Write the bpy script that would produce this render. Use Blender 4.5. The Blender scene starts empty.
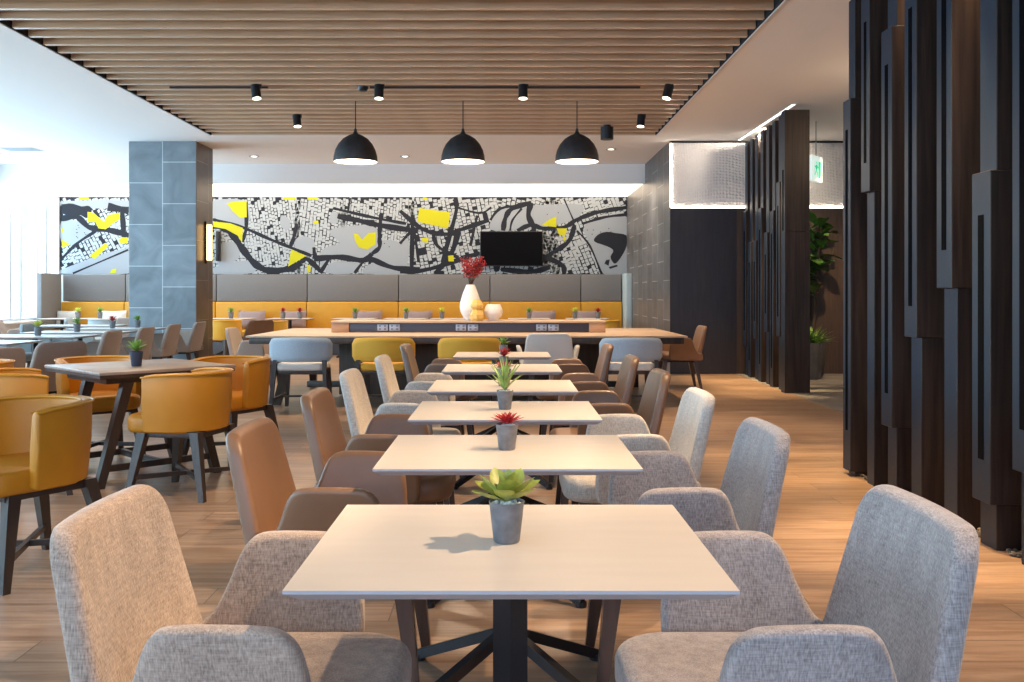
import bpy, bmesh, math, random
from mathutils import Vector, Matrix, Euler
random.seed(7)
scene = bpy.context.scene
COL = scene.collection
PI = math.pi
F = 960.0; VX = 506.7; HY = 293.0; CZ = 1.23          # focal length in pixels, vanishing point, eye height
def X(px, D): return (px - VX) * D / F
def Z(py, D): return CZ - (py - HY) * D / F

# ------------------------------------------------------------------ materials
MATS = {}
def mat(name, color, rough=0.6, metal=0.0, spec=0.5, noise=None, bump=None, emis=None, coat=0.0, sheen=0.0):
    if name in MATS: return MATS[name]
    m = bpy.data.materials.new(name); m.use_nodes = True
    nt = m.node_tree; b = nt.nodes['Principled BSDF']
    b.inputs['Base Color'].default_value = (*color, 1)
    b.inputs['Roughness'].default_value = rough
    b.inputs['Metallic'].default_value = metal
    b.inputs['Specular IOR Level'].default_value = spec
    b.inputs['Coat Weight'].default_value = coat
    b.inputs['Sheen Weight'].default_value = sheen
    if emis:
        b.inputs['Emission Color'].default_value = (*emis[0], 1); b.inputs['Emission Strength'].default_value = emis[1]
    tc = None
    if noise or bump:
        tc = nt.nodes.new('ShaderNodeTexCoord')
    if noise:                                   # (scale, amount, (sx,sy,sz))
        mp = nt.nodes.new('ShaderNodeMapping'); mp.inputs['Scale'].default_value = noise[2] if len(noise) > 2 else (1,1,1)
        n = nt.nodes.new('ShaderNodeTexNoise'); n.inputs['Scale'].default_value = noise[0]; n.inputs['Detail'].default_value = 4
        r = nt.nodes.new('ShaderNodeValToRGB')
        a = noise[1]
        r.color_ramp.elements[0].position = .3; r.color_ramp.elements[1].position = .7
        r.color_ramp.elements[0].color = (*[max(0, c*(1-a)) for c in color], 1)
        r.color_ramp.elements[1].color = (*[min(1, c*(1+a)) for c in color], 1)
        nt.links.new(tc.outputs['Object'], mp.inputs[0]); nt.links.new(mp.outputs[0], n.inputs['Vector'])
        nt.links.new(n.outputs['Fac'], r.inputs[0]); nt.links.new(r.outputs[0], b.inputs['Base Color'])
    if bump:                                    # (scale, strength, distance)
        n2 = nt.nodes.new('ShaderNodeTexNoise'); n2.inputs['Scale'].default_value = bump[0]; n2.inputs['Detail'].default_value = 3
        bp = nt.nodes.new('ShaderNodeBump'); bp.inputs['Strength'].default_value = bump[1]; bp.inputs['Distance'].default_value = bump[2]
        nt.links.new(tc.outputs['Object'], n2.inputs['Vector'])
        nt.links.new(n2.outputs['Fac'], bp.inputs['Height']); nt.links.new(bp.outputs[0], b.inputs['Normal'])
    MATS[name] = m
    return m

def N(nt, kind, **kw):
    n = nt.nodes.new(kind)
    for k, v in kw.items():
        if hasattr(n, k): setattr(n, k, v)
        else: n.inputs[k].default_value = v
    return n

def weave_mat(name, c1, c2, amt=1.0):
    """woven upholstery: crossed threads of two tones with irregular slubs"""
    m = bpy.data.materials.new(name); m.use_nodes = True; nt = m.node_tree; b = nt.nodes['Principled BSDF']
    tc = N(nt, 'ShaderNodeTexCoord')
    def stretched(sc, scale):
        mp = N(nt, 'ShaderNodeMapping'); mp.inputs['Scale'].default_value = scale
        n = N(nt, 'ShaderNodeTexNoise'); n.inputs['Scale'].default_value = sc; n.inputs['Detail'].default_value = 2
        nt.links.new(tc.outputs['Object'], mp.inputs[0]); nt.links.new(mp.outputs[0], n.inputs['Vector']); return n
    a = stretched(330, (1, 1, .12)); c = stretched(330, (.12, .12, 1)); d = stretched(14, (1, 1, .4))
    ad = N(nt, 'ShaderNodeMath', operation='ADD'); hc = N(nt, 'ShaderNodeMath', operation='MULTIPLY'); hc.inputs[1].default_value = .55; nt.links.new(c.outputs['Fac'], hc.inputs[0]); nt.links.new(a.outputs['Fac'], ad.inputs[0]); nt.links.new(hc.outputs[0], ad.inputs[1])
    ad2 = N(nt, 'ShaderNodeMath', operation='MULTIPLY_ADD'); nt.links.new(d.outputs['Fac'], ad2.inputs[0]); ad2.inputs[1].default_value = .35; nt.links.new(ad.outputs[0], ad2.inputs[2])
    r = N(nt, 'ShaderNodeValToRGB'); r.color_ramp.elements[0].position = .0; r.color_ramp.elements[1].position = 1
    mr = N(nt, 'ShaderNodeMapRange'); mr.inputs[1].default_value = .66; mr.inputs[2].default_value = 1.24
    nt.links.new(ad2.outputs[0], mr.inputs[0]); nt.links.new(mr.outputs[0], r.inputs[0])
    r.color_ramp.elements[0].color = (*c1, 1); r.color_ramp.elements[1].color = (*c2, 1)
    nt.links.new(r.outputs[0], b.inputs['Base Color'])
    b.inputs['Roughness'].default_value = .9; b.inputs['Sheen Weight'].default_value = .25; b.inputs['Specular IOR Level'].default_value = .2
    bp = N(nt, 'ShaderNodeBump'); bp.inputs['Strength'].default_value = .4*amt; bp.inputs['Distance'].default_value = .002
    nt.links.new(ad.outputs[0], bp.inputs['Height']); nt.links.new(bp.outputs[0], b.inputs['Normal'])
    MATS[name] = m; return m

def tile_mat(name, col, grout, length, height, axis, rough=.45):
    """upright half-bond tiles; bricks run along z, rows along `axis`"""
    m = bpy.data.materials.new(name); m.use_nodes = True; nt = m.node_tree; b = nt.nodes['Principled BSDF']
    g = N(nt, 'ShaderNodeNewGeometry'); sep = N(nt, 'ShaderNodeSeparateXYZ'); nt.links.new(g.outputs['Position'], sep.inputs[0])
    cmb = N(nt, 'ShaderNodeCombineXYZ')
    offz = N(nt, 'ShaderNodeMath', operation='ADD'); offz.inputs[1].default_value = axis[2]; nt.links.new(sep.outputs[2], offz.inputs[0])
    off = N(nt, 'ShaderNodeMath', operation='ADD'); off.inputs[1].default_value = axis[1]; nt.links.new(sep.outputs[axis[0]], off.inputs[0])
    nt.links.new(offz.outputs[0], cmb.inputs[0]); nt.links.new(off.outputs[0], cmb.inputs[1])
    br = N(nt, 'ShaderNodeTexBrick', offset=.5, squash=1.0)
    br.inputs['Scale'].default_value = 1; br.inputs['Brick Width'].default_value = length; br.inputs['Row Height'].default_value = height
    br.inputs['Mortar Size'].default_value = .006; br.inputs['Mortar Smooth'].default_value = .2; br.inputs['Bias'].default_value = 0
    br.inputs['Color1'].default_value = (*[c*.82 for c in col], 1); br.inputs['Color2'].default_value = (*[c*1.15 for c in col], 1); br.inputs['Mortar'].default_value = (*grout, 1)
    nt.links.new(cmb.outputs[0], br.inputs['Vector'])
    n = N(nt, 'ShaderNodeTexNoise'); n.inputs['Scale'].default_value = 2.2; n.inputs['Detail'].default_value = 6; n.inputs['Distortion'].default_value = 1.5
    nt.links.new(g.outputs['Position'], n.inputs['Vector'])
    mx = N(nt, 'ShaderNodeMix', data_type='RGBA', blend_type='OVERLAY'); mx.inputs[0].default_value = .55
    nt.links.new(br.outputs['Color'], mx.inputs[6]); nt.links.new(n.outputs['Fac'], mx.inputs[7])
    nt.links.new(mx.outputs[2], b.inputs['Base Color']); b.inputs['Roughness'].default_value = rough
    bp = N(nt, 'ShaderNodeBump'); bp.inputs['Strength'].default_value = .25; bp.inputs['Distance'].default_value = .01; bp.invert = True
    nt.links.new(br.outputs['Fac'], bp.inputs['Height']); nt.links.new(bp.outputs[0], b.inputs['Normal'])
    MATS[name] = m; return m

def plank_mat():
    m = bpy.data.materials.new('wood_plank_tile'); m.use_nodes = True; nt = m.node_tree; b = nt.nodes['Principled BSDF']
    g = N(nt, 'ShaderNodeNewGeometry')
    br = N(nt, 'ShaderNodeTexBrick', offset=.37, squash=1.0)
    br.inputs['Scale'].default_value = 1; br.inputs['Brick Width'].default_value = 1.2; br.inputs['Row Height'].default_value = .2
    br.inputs['Mortar Size'].default_value = .0025; br.inputs['Mortar Smooth'].default_value = .1
    br.inputs['Color1'].default_value = (0,0,0,1); br.inputs['Color2'].default_value = (1,1,1,1); br.inputs['Mortar'].default_value = (.5,.5,.5,1)
    nt.links.new(g.outputs['Position'], br.inputs['Vector'])
    mp = N(nt, 'ShaderNodeMapping'); mp.inputs['Scale'].default_value = (.8, 9, 1)
    ofs = N(nt, 'ShaderNodeVectorMath', operation='ADD'); nt.links.new(g.outputs['Position'], ofs.inputs[0])
    sc = N(nt, 'ShaderNodeVectorMath', operation='SCALE'); nt.links.new(br.outputs['Color'], sc.inputs[0]); sc.inputs['Scale'].default_value = 7.3
    nt.links.new(sc.outputs[0], ofs.inputs[1]); nt.links.new(ofs.outputs[0], mp.inputs[0])
    n = N(nt, 'ShaderNodeTexNoise'); n.inputs['Scale'].default_value = 2.4; n.inputs['Detail'].default_value = 7; n.inputs['Roughness'].default_value = .6; n.inputs['Distortion'].default_value = .6
    nt.links.new(mp.outputs[0], n.inputs['Vector'])
    r = N(nt, 'ShaderNodeValToRGB'); e = r.color_ramp.elements
    e[0].position = .28; e[0].color = (.225, .132, .085, 1); e[1].position = .75; e[1].color = (.50, .345, .24, 1)
    e2 = r.color_ramp.elements.new(.5); e2.color = (.365, .235, .155, 1)
    nt.links.new(n.outputs['Fac'], r.inputs[0])
    hv = N(nt, 'ShaderNodeHueSaturation'); nt.links.new(r.outputs[0], hv.inputs['Color'])
    mr = N(nt, 'ShaderNodeMapRange'); mr.inputs[3].default_value = .84; mr.inputs[4].default_value = 1.16
    nt.links.new(br.outputs['Color'], mr.inputs[0]); nt.links.new(mr.outputs[0], hv.inputs['Value'])
    mx = N(nt, 'ShaderNodeMix', data_type='RGBA'); nt.links.new(br.outputs['Fac'], mx.inputs[0]); nt.links.new(hv.outputs[0], mx.inputs[6]); mx.inputs[7].default_value = (.16,.11,.08,1)
    nt.links.new(mx.outputs[2], b.inputs['Base Color'])
    b.inputs['Roughness'].default_value = .30; b.inputs['Specular IOR Level'].default_value = .5
    bp = N(nt, 'ShaderNodeBump'); bp.inputs['Strength'].default_value = .12; bp.inputs['Distance'].default_value = .004
    nt.links.new(n.outputs['Fac'], bp.inputs['Height']); nt.links.new(bp.outputs[0], b.inputs['Normal'])
    return m

def grain_mat(name, c1, c2, scale=(1, 14, 14), rough=.5):
    m = bpy.data.materials.new(name); m.use_nodes = True; nt = m.node_tree; b = nt.nodes['Principled BSDF']
    tc = N(nt, 'ShaderNodeTexCoord'); mp = N(nt, 'ShaderNodeMapping'); mp.inputs['Scale'].default_value = scale
    n = N(nt, 'ShaderNodeTexNoise'); n.inputs['Scale'].default_value = 2; n.inputs['Detail'].default_value = 6; n.inputs['Distortion'].default_value = .4
    nt.links.new(tc.outputs['Object'], mp.inputs[0]); nt.links.new(mp.outputs[0], n.inputs['Vector'])
    r = N(nt, 'ShaderNodeValToRGB'); r.color_ramp.elements[0].position = .3; r.color_ramp.elements[1].position = .72
    r.color_ramp.elements[0].color = (*c1, 1); r.color_ramp.elements[1].color = (*c2, 1)
    nt.links.new(n.outputs['Fac'], r.inputs[0]); nt.links.new(r.outputs[0], b.inputs['Base Color']); b.inputs['Roughness'].default_value = rough
    MATS[name] = m; return m

def glass_mat():
    m = bpy.data.materials.new('window_glass'); m.use_nodes = True; nt = m.node_tree
    nt.nodes.remove(nt.nodes['Principled BSDF']); out = nt.nodes['Material Output']
    t = N(nt, 'ShaderNodeBsdfTransparent'); t.inputs[0].default_value = (.96, .99, 1, 1)
    gl = N(nt, 'ShaderNodeBsdfGlossy'); gl.inputs['Roughness'].default_value = .02
    mx = N(nt, 'ShaderNodeMixShader'); mx.inputs[0].default_value = .06
    nt.links.new(t.outputs[0], mx.inputs[1]); nt.links.new(gl.outputs[0], mx.inputs[2]); nt.links.new(mx.outputs[0], out.inputs[0])
    return m

def dimple_mat():
    m = bpy.data.materials.new('dimpled_plaster'); m.use_nodes = True; nt = m.node_tree; b = nt.nodes['Principled BSDF']
    b.inputs['Base Color'].default_value = (.80, .76, .73, 1); b.inputs['Roughness'].default_value = .6
    g = N(nt, 'ShaderNodeNewGeometry'); w = N(nt, 'ShaderNodeTexNoise'); w.inputs['Scale'].default_value = .9; w.inputs['Detail'].default_value = 0
    nt.links.new(g.outputs['Position'], w.inputs['Vector'])
    sc = N(nt, 'ShaderNodeVectorMath', operation='SCALE'); sc.inputs['Scale'].default_value = .35; nt.links.new(w.outputs['Color'], sc.inputs[0])
    ad = N(nt, 'ShaderNodeVectorMath', operation='ADD'); nt.links.new(g.outputs['Position'], ad.inputs[0]); nt.links.new(sc.outputs[0], ad.inputs[1])
    v = N(nt, 'ShaderNodeTexVoronoi'); v.inputs['Scale'].default_value = 24; v.inputs['Randomness'].default_value = .25
    nt.links.new(ad.outputs[0], v.inputs['Vector'])
    bp = N(nt, 'ShaderNodeBump'); bp.inputs['Strength'].default_value = 1; bp.inputs['Distance'].default_value = .02
    nt.links.new(v.outputs['Distance'], bp.inputs['Height']); nt.links.new(bp.outputs[0], b.inputs['Normal'])
    MATS['dimple'] = m; return m

M = {}
M['floor'] = plank_mat()
M['carpet'] = mat('grey_stone_floor', (.22, .2, .18), .7, noise=(3, .2))
M['ceil'] = mat('white_plaster', (.88, .87, .86), .9)
M['pit'] = mat('black_recess', (.012, .012, .015), .9)
M['slat'] = grain_mat('oak_slat', (.52, .31, .175), (.68, .44, .27), (1.2, 20, 20), .32)
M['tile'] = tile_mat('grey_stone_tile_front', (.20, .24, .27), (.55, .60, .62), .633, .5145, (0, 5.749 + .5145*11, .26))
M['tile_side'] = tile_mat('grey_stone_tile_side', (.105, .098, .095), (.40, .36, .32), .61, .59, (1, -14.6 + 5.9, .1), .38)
M['dark_panel'] = grain_mat('dark_veneer', (.022, .020, .025), (.036, .031, .036), (14, 14, 1), .45)
M['brown_panel'] = grain_mat('brown_veneer', (.06, .038, .028), (.10, .062, .042), (14, 14, 1), .45)
M['fin'] = grain_mat('espresso_fin', (.024, .017, .015), (.058, .038, .029), (16, 16, .8), .36)
M['fin_daylight'] = mat('fin_daylight_blue', (.009, .020, .038), .45, 0, .3)  # blue daylight put into the colour of the fins' side faces
M['fin'].node_tree.nodes['Principled BSDF'].inputs['Specular IOR Level'].default_value = .22
M['slot'] = mat('fin_slot', (.002, .002, .003), .9, 0, .05)
M['dimple'] = dimple_mat()
M['glass'] = glass_mat()
M['alu'] = mat('pale_aluminium', (.55, .6, .65), .4, .3)
M['paint'] = mat('white_wall_paint', (.78, .78, .78), .8)
M['table_white'] = mat('cream_laminate', (.585, .515, .445), .38, 0, .35, noise=(4, .03, (1, 6, 1)))
M['table_edge'] = mat('table_edge_grey', (.42, .40, .42), .5)
M['table_blue'] = mat('pale_grey_laminate', (.62, .66, .68), .35)
M['black'] = mat('black_steel', (.02, .02, .024), .4, .4)
M['darkwood'] = grain_mat('dark_stained_wood', (.025, .017, .014), (.06, .036, .026), (12, 12, 1.2), .4)
M['legwood'] = grain_mat('walnut_leg', (.05, .026, .018), (.11, .055, .034), (14, 14, 1.2), .35)
M['fab_beige'] = weave_mat('beige_weave', (.20, .152, .12), (.50, .39, .315))
M['fab_grey'] = weave_mat('grey_weave', (.175, .15, .145), (.44, .385, .37))
M['fab_light'] = weave_mat('pale_weave', (.34, .30, .26), (.66, .60, .54))
M['leather'] = mat('taupe_leather', (.225, .118, .065), .38, bump=(300, .08, .002), noise=(6, .08))
M['leather_grey'] = mat('grey_taupe_leather', (.21, .145, .11), .38, bump=(300, .08, .002), noise=(6, .08))
M['mustard'] = mat('mustard_leather', (.54, .215, .010), .48, bump=(260, .06, .002), noise=(5, .07))
M['mustard_pipe'] = mat('mustard_piping', (.62, .29, .02), .5)
M['blue_fab'] = mat('pale_blue_fabric', (.40, .47, .54), .85, sheen=.2, bump=(220, .2, .003), noise=(120, .1))
M['cream_fab'] = mat('cream_fabric', (.66, .62, .57), .85, sheen=.2, bump=(220, .2, .003))
M['yellow_fab'] = mat('yellow_fabric', (.70, .37, .03), .75, sheen=.1, bump=(220, .15, .003))
M['taupe_fab'] = mat('taupe_fabric', (.33, .26, .22), .8, sheen=.2, bump=(220, .15, .003), noise=(100, .08))
M['sage_fab'] = mat('blue_grey_fabric', (.28, .33, .35), .8, sheen=.2, bump=(220, .15, .003))
M['banq_grey'] = mat('grey_banquette', (.165, .16, .16), .75, noise=(60, .06), bump=(150, .15, .003))
M['banq_yellow'] = mat('yellow_banquette', (.56, .275, .014), .6, noise=(8, .04))
M['banq_end'] = mat('pale_blue_end_board', (.38, .47, .50), .6)
M['slate'] = mat('slate_base', (.09, .095, .11), .6)
M['oak_top'] = grain_mat('oak_table_top', (.42, .29, .19), (.60, .44, .31), (1, 14, 14), .4)
M['oak_end'] = grain_mat('orange_oak', (.42, .22, .11), (.56, .32, .17), (1, 14, 14), .45)
M['ash_top'] = grain_mat('grey_brown_top', (.24, .185, .15), (.40, .32, .27), (1, 12, 12), .35)
M['shade'] = mat('charcoal_shade', (.035, .035, .038), .5, noise=(12, .3), bump=(30, .3, .01))
M['shade_in'] = mat('white_shade_inside', (.85, .8, .74), .6, emis=((1, .86, .66), .3))
M['glow'] = mat('lamp_glow', (1, 1, 1), .5, emis=((1, .9, .75), 6))
M['cove'] = mat('cove_glow', (1, 1, 1), .5, emis=((1, .82, .62), 2.4))
M['led'] = mat('led_strip', (1, 1, 1), .5, emis=((1, .86, .68), 9))
M['led_cool'] = mat('led_strip_cool', (1, 1, 1), .5, emis=((.95, .97, 1), 2.0))
M['amber'] = mat('sconce_glow', (1, .8, .5), .5, emis=((1, .62, .25), 4))
M['screen'] = mat('tv_screen', (.003, .003, .004), .5, 0, .05)
M['pot'] = mat('zinc_pot', (.17, .17, .18), .5, .25, noise=(35, .25))
M['pot_navy'] = mat('navy_pot', (.03, .04, .07), .5)
M['pot_grey'] = mat('concrete_planter', (.14, .13, .125), .7, noise=(10, .15))
M['pebble'] = mat('white_pebbles', (.72, .70, .66), .6)
M['soil'] = mat('soil', (.05, .035, .025), .9)
M['gravel'] = mat('gravel', (.16, .13, .10), .8, noise=(40, .5))
M['leaf_lime'] = mat('lime_leaf', (.33, .36, .06), .45, noise=(22, .5))
M['leaf_red'] = mat('red_leaf', (.42, .03, .03), .45, noise=(25, .45))
M['leaf_agave'] = mat('agave_leaf', (.27, .38, .09), .45, noise=(20, .35))
M['leaf_dark'] = mat('dark_leaf', (.07, .16, .035), .4, noise=(8, .35))
M['leaf_green'] = mat('green_leaf', (.22, .40, .07), .5, noise=(14, .35))
M['leaf_bright'] = mat('bright_leaf', (.62, .66, .08), .5, noise=(14, .2))
M['trunk'] = mat('bark', (.10, .065, .04), .8)
M['ceramic'] = mat('white_ceramic', (.82, .80, .77), .25)
M['ceramic_y'] = mat('yellow_ceramic', (.72, .46, .12), .4)
M['berry'] = mat('red_berries', (.30, .012, .016), .5, noise=(30, .5))
M['outlet'] = mat('outlet_plate', (.33, .37, .45), .35, .3)
M['outlet_dark'] = mat('outlet_hole', (.12, .13, .17), .5)
M['navy_panel'] = mat('navy_riser_panel', (.05, .052, .075), .45)
M['mauve'] = mat('mauve_cushion', (.27, .20, .20), .85, bump=(150, .2, .004))
M['grey_cush'] = mat('pale_grey_cushion', (.58, .58, .56), .85, bump=(150, .2, .004))
M['sign_w'] = mat('exit_sign_white', (.8, .85, .82), .4, emis=((.8, 1, .92), .55))
M['sign_g'] = mat('exit_sign_green', (.01, .42, .22), .4, emis=((0, .75, .38), .5))
M['m_dark'] = mat('mural_ink', (.022, .024, .032), .55, 0, .12)
M['m_white'] = mat('mural_white', (.40, .435, .46), .55, 0, .12)
M['m_grey'] = mat('mural_grey', (.31, .34, .375), .55, 0, .12)
M['m_yellow'] = mat('mural_yellow', (.50, .48, .02), .55, 0, .12)
M['vent'] = mat('vent_grey', (.35, .37, .38), .6)

# ------------------------------------------------------------------ helpers
def finish(bm, name, m, parent=None, loc=None, smooth=True, ang=35):
    bmesh.ops.recalc_face_normals(bm, faces=bm.faces[:])
    me = bpy.data.meshes.new(name); bm.to_mesh(me); bm.free()
    for mm in (m if isinstance(m, (list, tuple)) else [m]): me.materials.append(mm)
    if smooth:
        for p in me.polygons: p.use_smooth = True
        me.set_sharp_from_angle(angle=math.radians(ang))
    o = bpy.data.objects.new(name, me); COL.objects.link(o)
    if parent: o.parent = parent
    if loc: o.location = loc
    return o

def tag(o, label=None, cat=None, group=None, kind=None):
    if label: o['label'] = label
    if cat: o['category'] = cat
    if group: o['group'] = group
    if kind: o['kind'] = kind
    return o

def empty(name, loc=(0,0,0), rz=0, label=None, cat=None, group=None):
    o = bpy.data.objects.new(name, None); COL.objects.link(o); o.empty_display_size = .1
    o.location = loc; o.rotation_euler = (0, 0, rz)
    return tag(o, label, cat, group)

def copy_tree(o, parent=None):
    c = o.copy(); COL.objects.link(c); c.parent = parent
    for ch in o.children: copy_tree(ch, c)
    return c

def inst(proto, loc, rz=0, label=None, group=None):
    if proto.get('used'):
        c = copy_tree(proto)
    else:
        c = proto; proto['used'] = 1
    c.location = loc; c.rotation_euler = (0, 0, rz)
    if label: c['label'] = label
    if group: c['group'] = group
    return c

def NB(): return bmesh.new()
def box(bm, x0, x1, y0, y1, z0, z1, bev=0, seg=2, mi=0):
    r = bmesh.ops.create_cube(bm, size=1, matrix=Matrix.Translation(((x0+x1)/2, (y0+y1)/2, (z0+z1)/2)) @ Matrix.Diagonal((x1-x0, y1-y0, z1-z0, 1)))
    vs = r['verts']; fs = {f for v in vs for f in v.link_faces}
    for f in fs: f.material_index = mi
    if bev:
        es = list({e for v in vs for e in v.link_edges})
        r = bmesh.ops.bevel(bm, geom=es, offset=bev, segments=seg, profile=.5, affect='EDGES')
        for f in r['faces']: f.material_index = mi
def beam(bm, p0, p1, w0, w1=None, d0=None, d1=None, mi=0, up=None):
    """tapered square bar between two points"""
    p0 = Vector(p0); p1 = Vector(p1); w1 = w0 if w1 is None else w1; d0 = w0 if d0 is None else d0; d1 = w1 if d1 is None else d1
    t = (p1-p0).normalized()
    up = Vector(up) if up else (Vector((0,1,0)) if abs(t.y) < .9 else Vector((1,0,0)))
    a = t.cross(up).normalized(); b = t.cross(a).normalized()
    vs = []
    for p, w, d in ((p0, w0, d0), (p1, w1, d1)):
        for s, q in ((-1,-1),(1,-1),(1,1),(-1,1)): vs.append(bm.verts.new(p + a*(s*w/2) + b*(q*d/2)))
    fs = [bm.faces.new(vs[0:4]), bm.faces.new(vs[4:8][::-1])]
    for i in range(4): fs.append(bm.faces.new([vs[i], vs[(i+1)%4], vs[4+(i+1)%4], vs[4+i]]))
    for f in fs: f.material_index = mi
def vleg(bm, top, foot, wt, wf):
    """leg with horizontal end faces so that it stands flat on the floor"""
    vs = []
    for p, w in ((top, wt), (foot, wf)):
        for s, q in ((-1,-1),(1,-1),(1,1),(-1,1)): vs.append(bm.verts.new((p[0]+s*w/2, p[1]+q*w/2, p[2])))
    bm.faces.new(vs[0:4]); bm.faces.new(vs[4:8][::-1])
    for i in range(4): bm.faces.new([vs[i], vs[(i+1)%4], vs[4+(i+1)%4], vs[4+i]])
def lathe(bm, prof, n=28, c=(0,0,0), mi=0):
    rings = []
    for r, z in prof:
        if r < 1e-5: rings.append([bm.verts.new((c[0], c[1], c[2]+z))])
        else: rings.append([bm.verts.new((c[0]+r*math.cos(2*PI*i/n), c[1]+r*math.sin(2*PI*i/n), c[2]+z)) for i in range(n)])
    for a, b in zip(rings, rings[1:]):
        for i in range(n):
            j = (i+1) % n
            if len(a) == 1 and len(b) == 1: continue
            if len(a) == 1: f = bm.faces.new([a[0], b[j], b[i]])
            elif len(b) == 1: f = bm.faces.new([a[i], a[j], b[0]])
            else: f = bm.faces.new([a[i], a[j], b[j], b[i]])
            f.material_index = mi
def prism(bm, pts, h, fn, bev=0, seg=3):
    """polygon pts extruded by h with every outline edge bevelled; fn maps (u,v,w) to xyz"""
    n = len(pts); P = [Vector(p) for p in pts]
    area_ = sum(P[i].x*P[(i+1)%n].y-P[(i+1)%n].x*P[i].y for i in range(n)); sg = 1 if area_ > 0 else -1
    inn = []
    for i in range(n):
        a = (P[i]-P[i-1]).normalized(); b = (P[(i+1)%n]-P[i]).normalized()
        na = Vector((-a.y, a.x))*sg; nb = Vector((-b.y, b.x))*sg; m = (na+nb)
        m = m.normalized() if m.length > 1e-4 else na
        inn.append(m/max(.55, m.dot(na)))
    rings = []
    steps = [(bev*(1-math.sin(k/seg*PI/2)), h/2-bev*(1-math.cos(k/seg*PI/2))) for k in range(seg+1)] if bev else [(0, h/2)]
    prof_ = steps + [(i_, -w_) for i_, w_ in steps[::-1]]
    for ins, w in prof_:
        rings.append([bm.verts.new((P[i].x+inn[i].x*ins, P[i].y+inn[i].y*ins, w)) for i in range(n)])
    bm.faces.new(rings[0]); bm.faces.new(rings[-1][::-1])
    for A_, B_ in zip(rings, rings[1:]):
        for i in range(n): bm.faces.new([A_[i], B_[i], B_[(i+1)%n], A_[(i+1)%n]])
    us = [p[0] for p in pts]; vs_ = [p[1] for p in pts]
    for ax, lo, hi in ((0, min(us), max(us)), (1, min(vs_), max(vs_))):
        k = max(2, int((hi-lo)/.055))
        for i in range(1, k):
            c = [0, 0, 0]; c[ax] = lo+(hi-lo)*i/k + .0007; nrm = [0, 0, 0]; nrm[ax] = 1
            bmesh.ops.bisect_plane(bm, geom=bm.verts[:]+bm.edges[:]+bm.faces[:], plane_co=c, plane_no=nrm, dist=.0002)
    for v in bm.verts: v.co = Vector(fn(*v.co))
def rrect(x0, x1, y0, y1, r, n=6):
    """rounded rectangle outline; r may be one radius or four (x0y0, x1y0, x1y1, x0y1)"""
    rr = r if isinstance(r, (list, tuple)) else [r]*4
    out = []
    for (cx, cy, a0, q) in ((x0+rr[0], y0+rr[0], PI, rr[0]), (x1-rr[1], y0+rr[1], 1.5*PI, rr[1]), (x1-rr[2], y1-rr[2], 0, rr[2]), (x0+rr[3], y1-rr[3], .5*PI, rr[3])):
        for k in range(n+1):
            a = a0 + k/n*PI/2; out.append((cx+q*math.cos(a), cy+q*math.sin(a)))
    return out
def smooth_closed(pts, n=4):
    out = []; L = len(pts)
    for i in range(L):
        p0, p1, p2, p3 = (Vector(pts[(i+k-1) % L]) for k in range(4))
        for k in range(n):
            t = k/n
            out.append(tuple(.5*((2*p1)+(p2-p0)*t+(2*p0-5*p1+4*p2-p3)*t*t+(3*p1-p0-3*p2+p3)*t**3)))
    return out
def cyl(bm, p0, p1, r0, r1=None, n=16, mi=0):
    p0 = Vector(p0); p1 = Vector(p1); r1 = r0 if r1 is None else r1
    t = (p1-p0).normalized(); a = t.orthogonal().normalized(); b = t.cross(a)
    A = [bm.verts.new(p0+(a*math.cos(2*PI*i/n)+b*math.sin(2*PI*i/n))*r0) for i in range(n)]
    B = [bm.verts.new(p1+(a*math.cos(2*PI*i/n)+b*math.sin(2*PI*i/n))*r1) for i in range(n)]
    fs = [bm.faces.new(A[::-1]), bm.faces.new(B)]
    for i in range(n): fs.append(bm.faces.new([A[i], A[(i+1)%n], B[(i+1)%n], B[i]]))
    for f in fs: f.material_index = mi
def tube(bm, path, r, n=6, closed=False, mi=0):
    path = [Vector(p) for p in path]; L = len(path); rings = []
    for i, p in enumerate(path):
        t = (path[(i+1) % L] - path[i-1]) if closed else (path[min(i+1, L-1)] - path[max(i-1, 0)])
        t.normalize(); a = t.cross(Vector((.13,.21,.97))).normalized(); b = t.cross(a)
        rings.append([bm.verts.new(p+(a*math.cos(2*PI*k/n)+b*math.sin(2*PI*k/n))*r) for k in range(n)])
    for i in range(L if closed else L-1):
        A, B = rings[i], rings[(i+1) % L]
        for k in range(n): bm.faces.new([A[k], A[(k+1)%n], B[(k+1)%n], B[k]]).material_index = mi
def leaf(bm, base, az, el, L, W, curl=.5, n=6, fat=.5, mi=0, thick=.0):
    """one curved leaf with a folded midrib"""
    d = Vector((math.cos(az), math.sin(az), 0)); s = Vector((-math.sin(az), math.cos(az), 0)); p = Vector(base)
    rows = []
    for i in range(n+1):
        t = i/n; e = el - curl*t
        w = W * (math.sin(PI*min(1, t**fat*.96+.04)) ** .8 if t < 1 else 0) * .5
        up = Vector((0,0,1))*math.cos(e) - d*math.sin(e)
        if i == n: rows.append([bm.verts.new(p)])
        else: rows.append([bm.verts.new(p - s*w + up*w*.35), bm.verts.new(p), bm.verts.new(p + s*w + up*w*.35)])
        p = p + (d*math.cos(e) + Vector((0,0,1))*math.sin(e)) * (L/n)
    for a, b in zip(rows, rows[1:]):
        if len(b) == 3:
            for k in (0, 1): bm.faces.new([a[k], a[k+1], b[k+1], b[k]]).material_index = mi
        else:
            for k in (0, 1): bm.faces.new([a[k], a[k+1], b[0]]).material_index = mi

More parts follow.
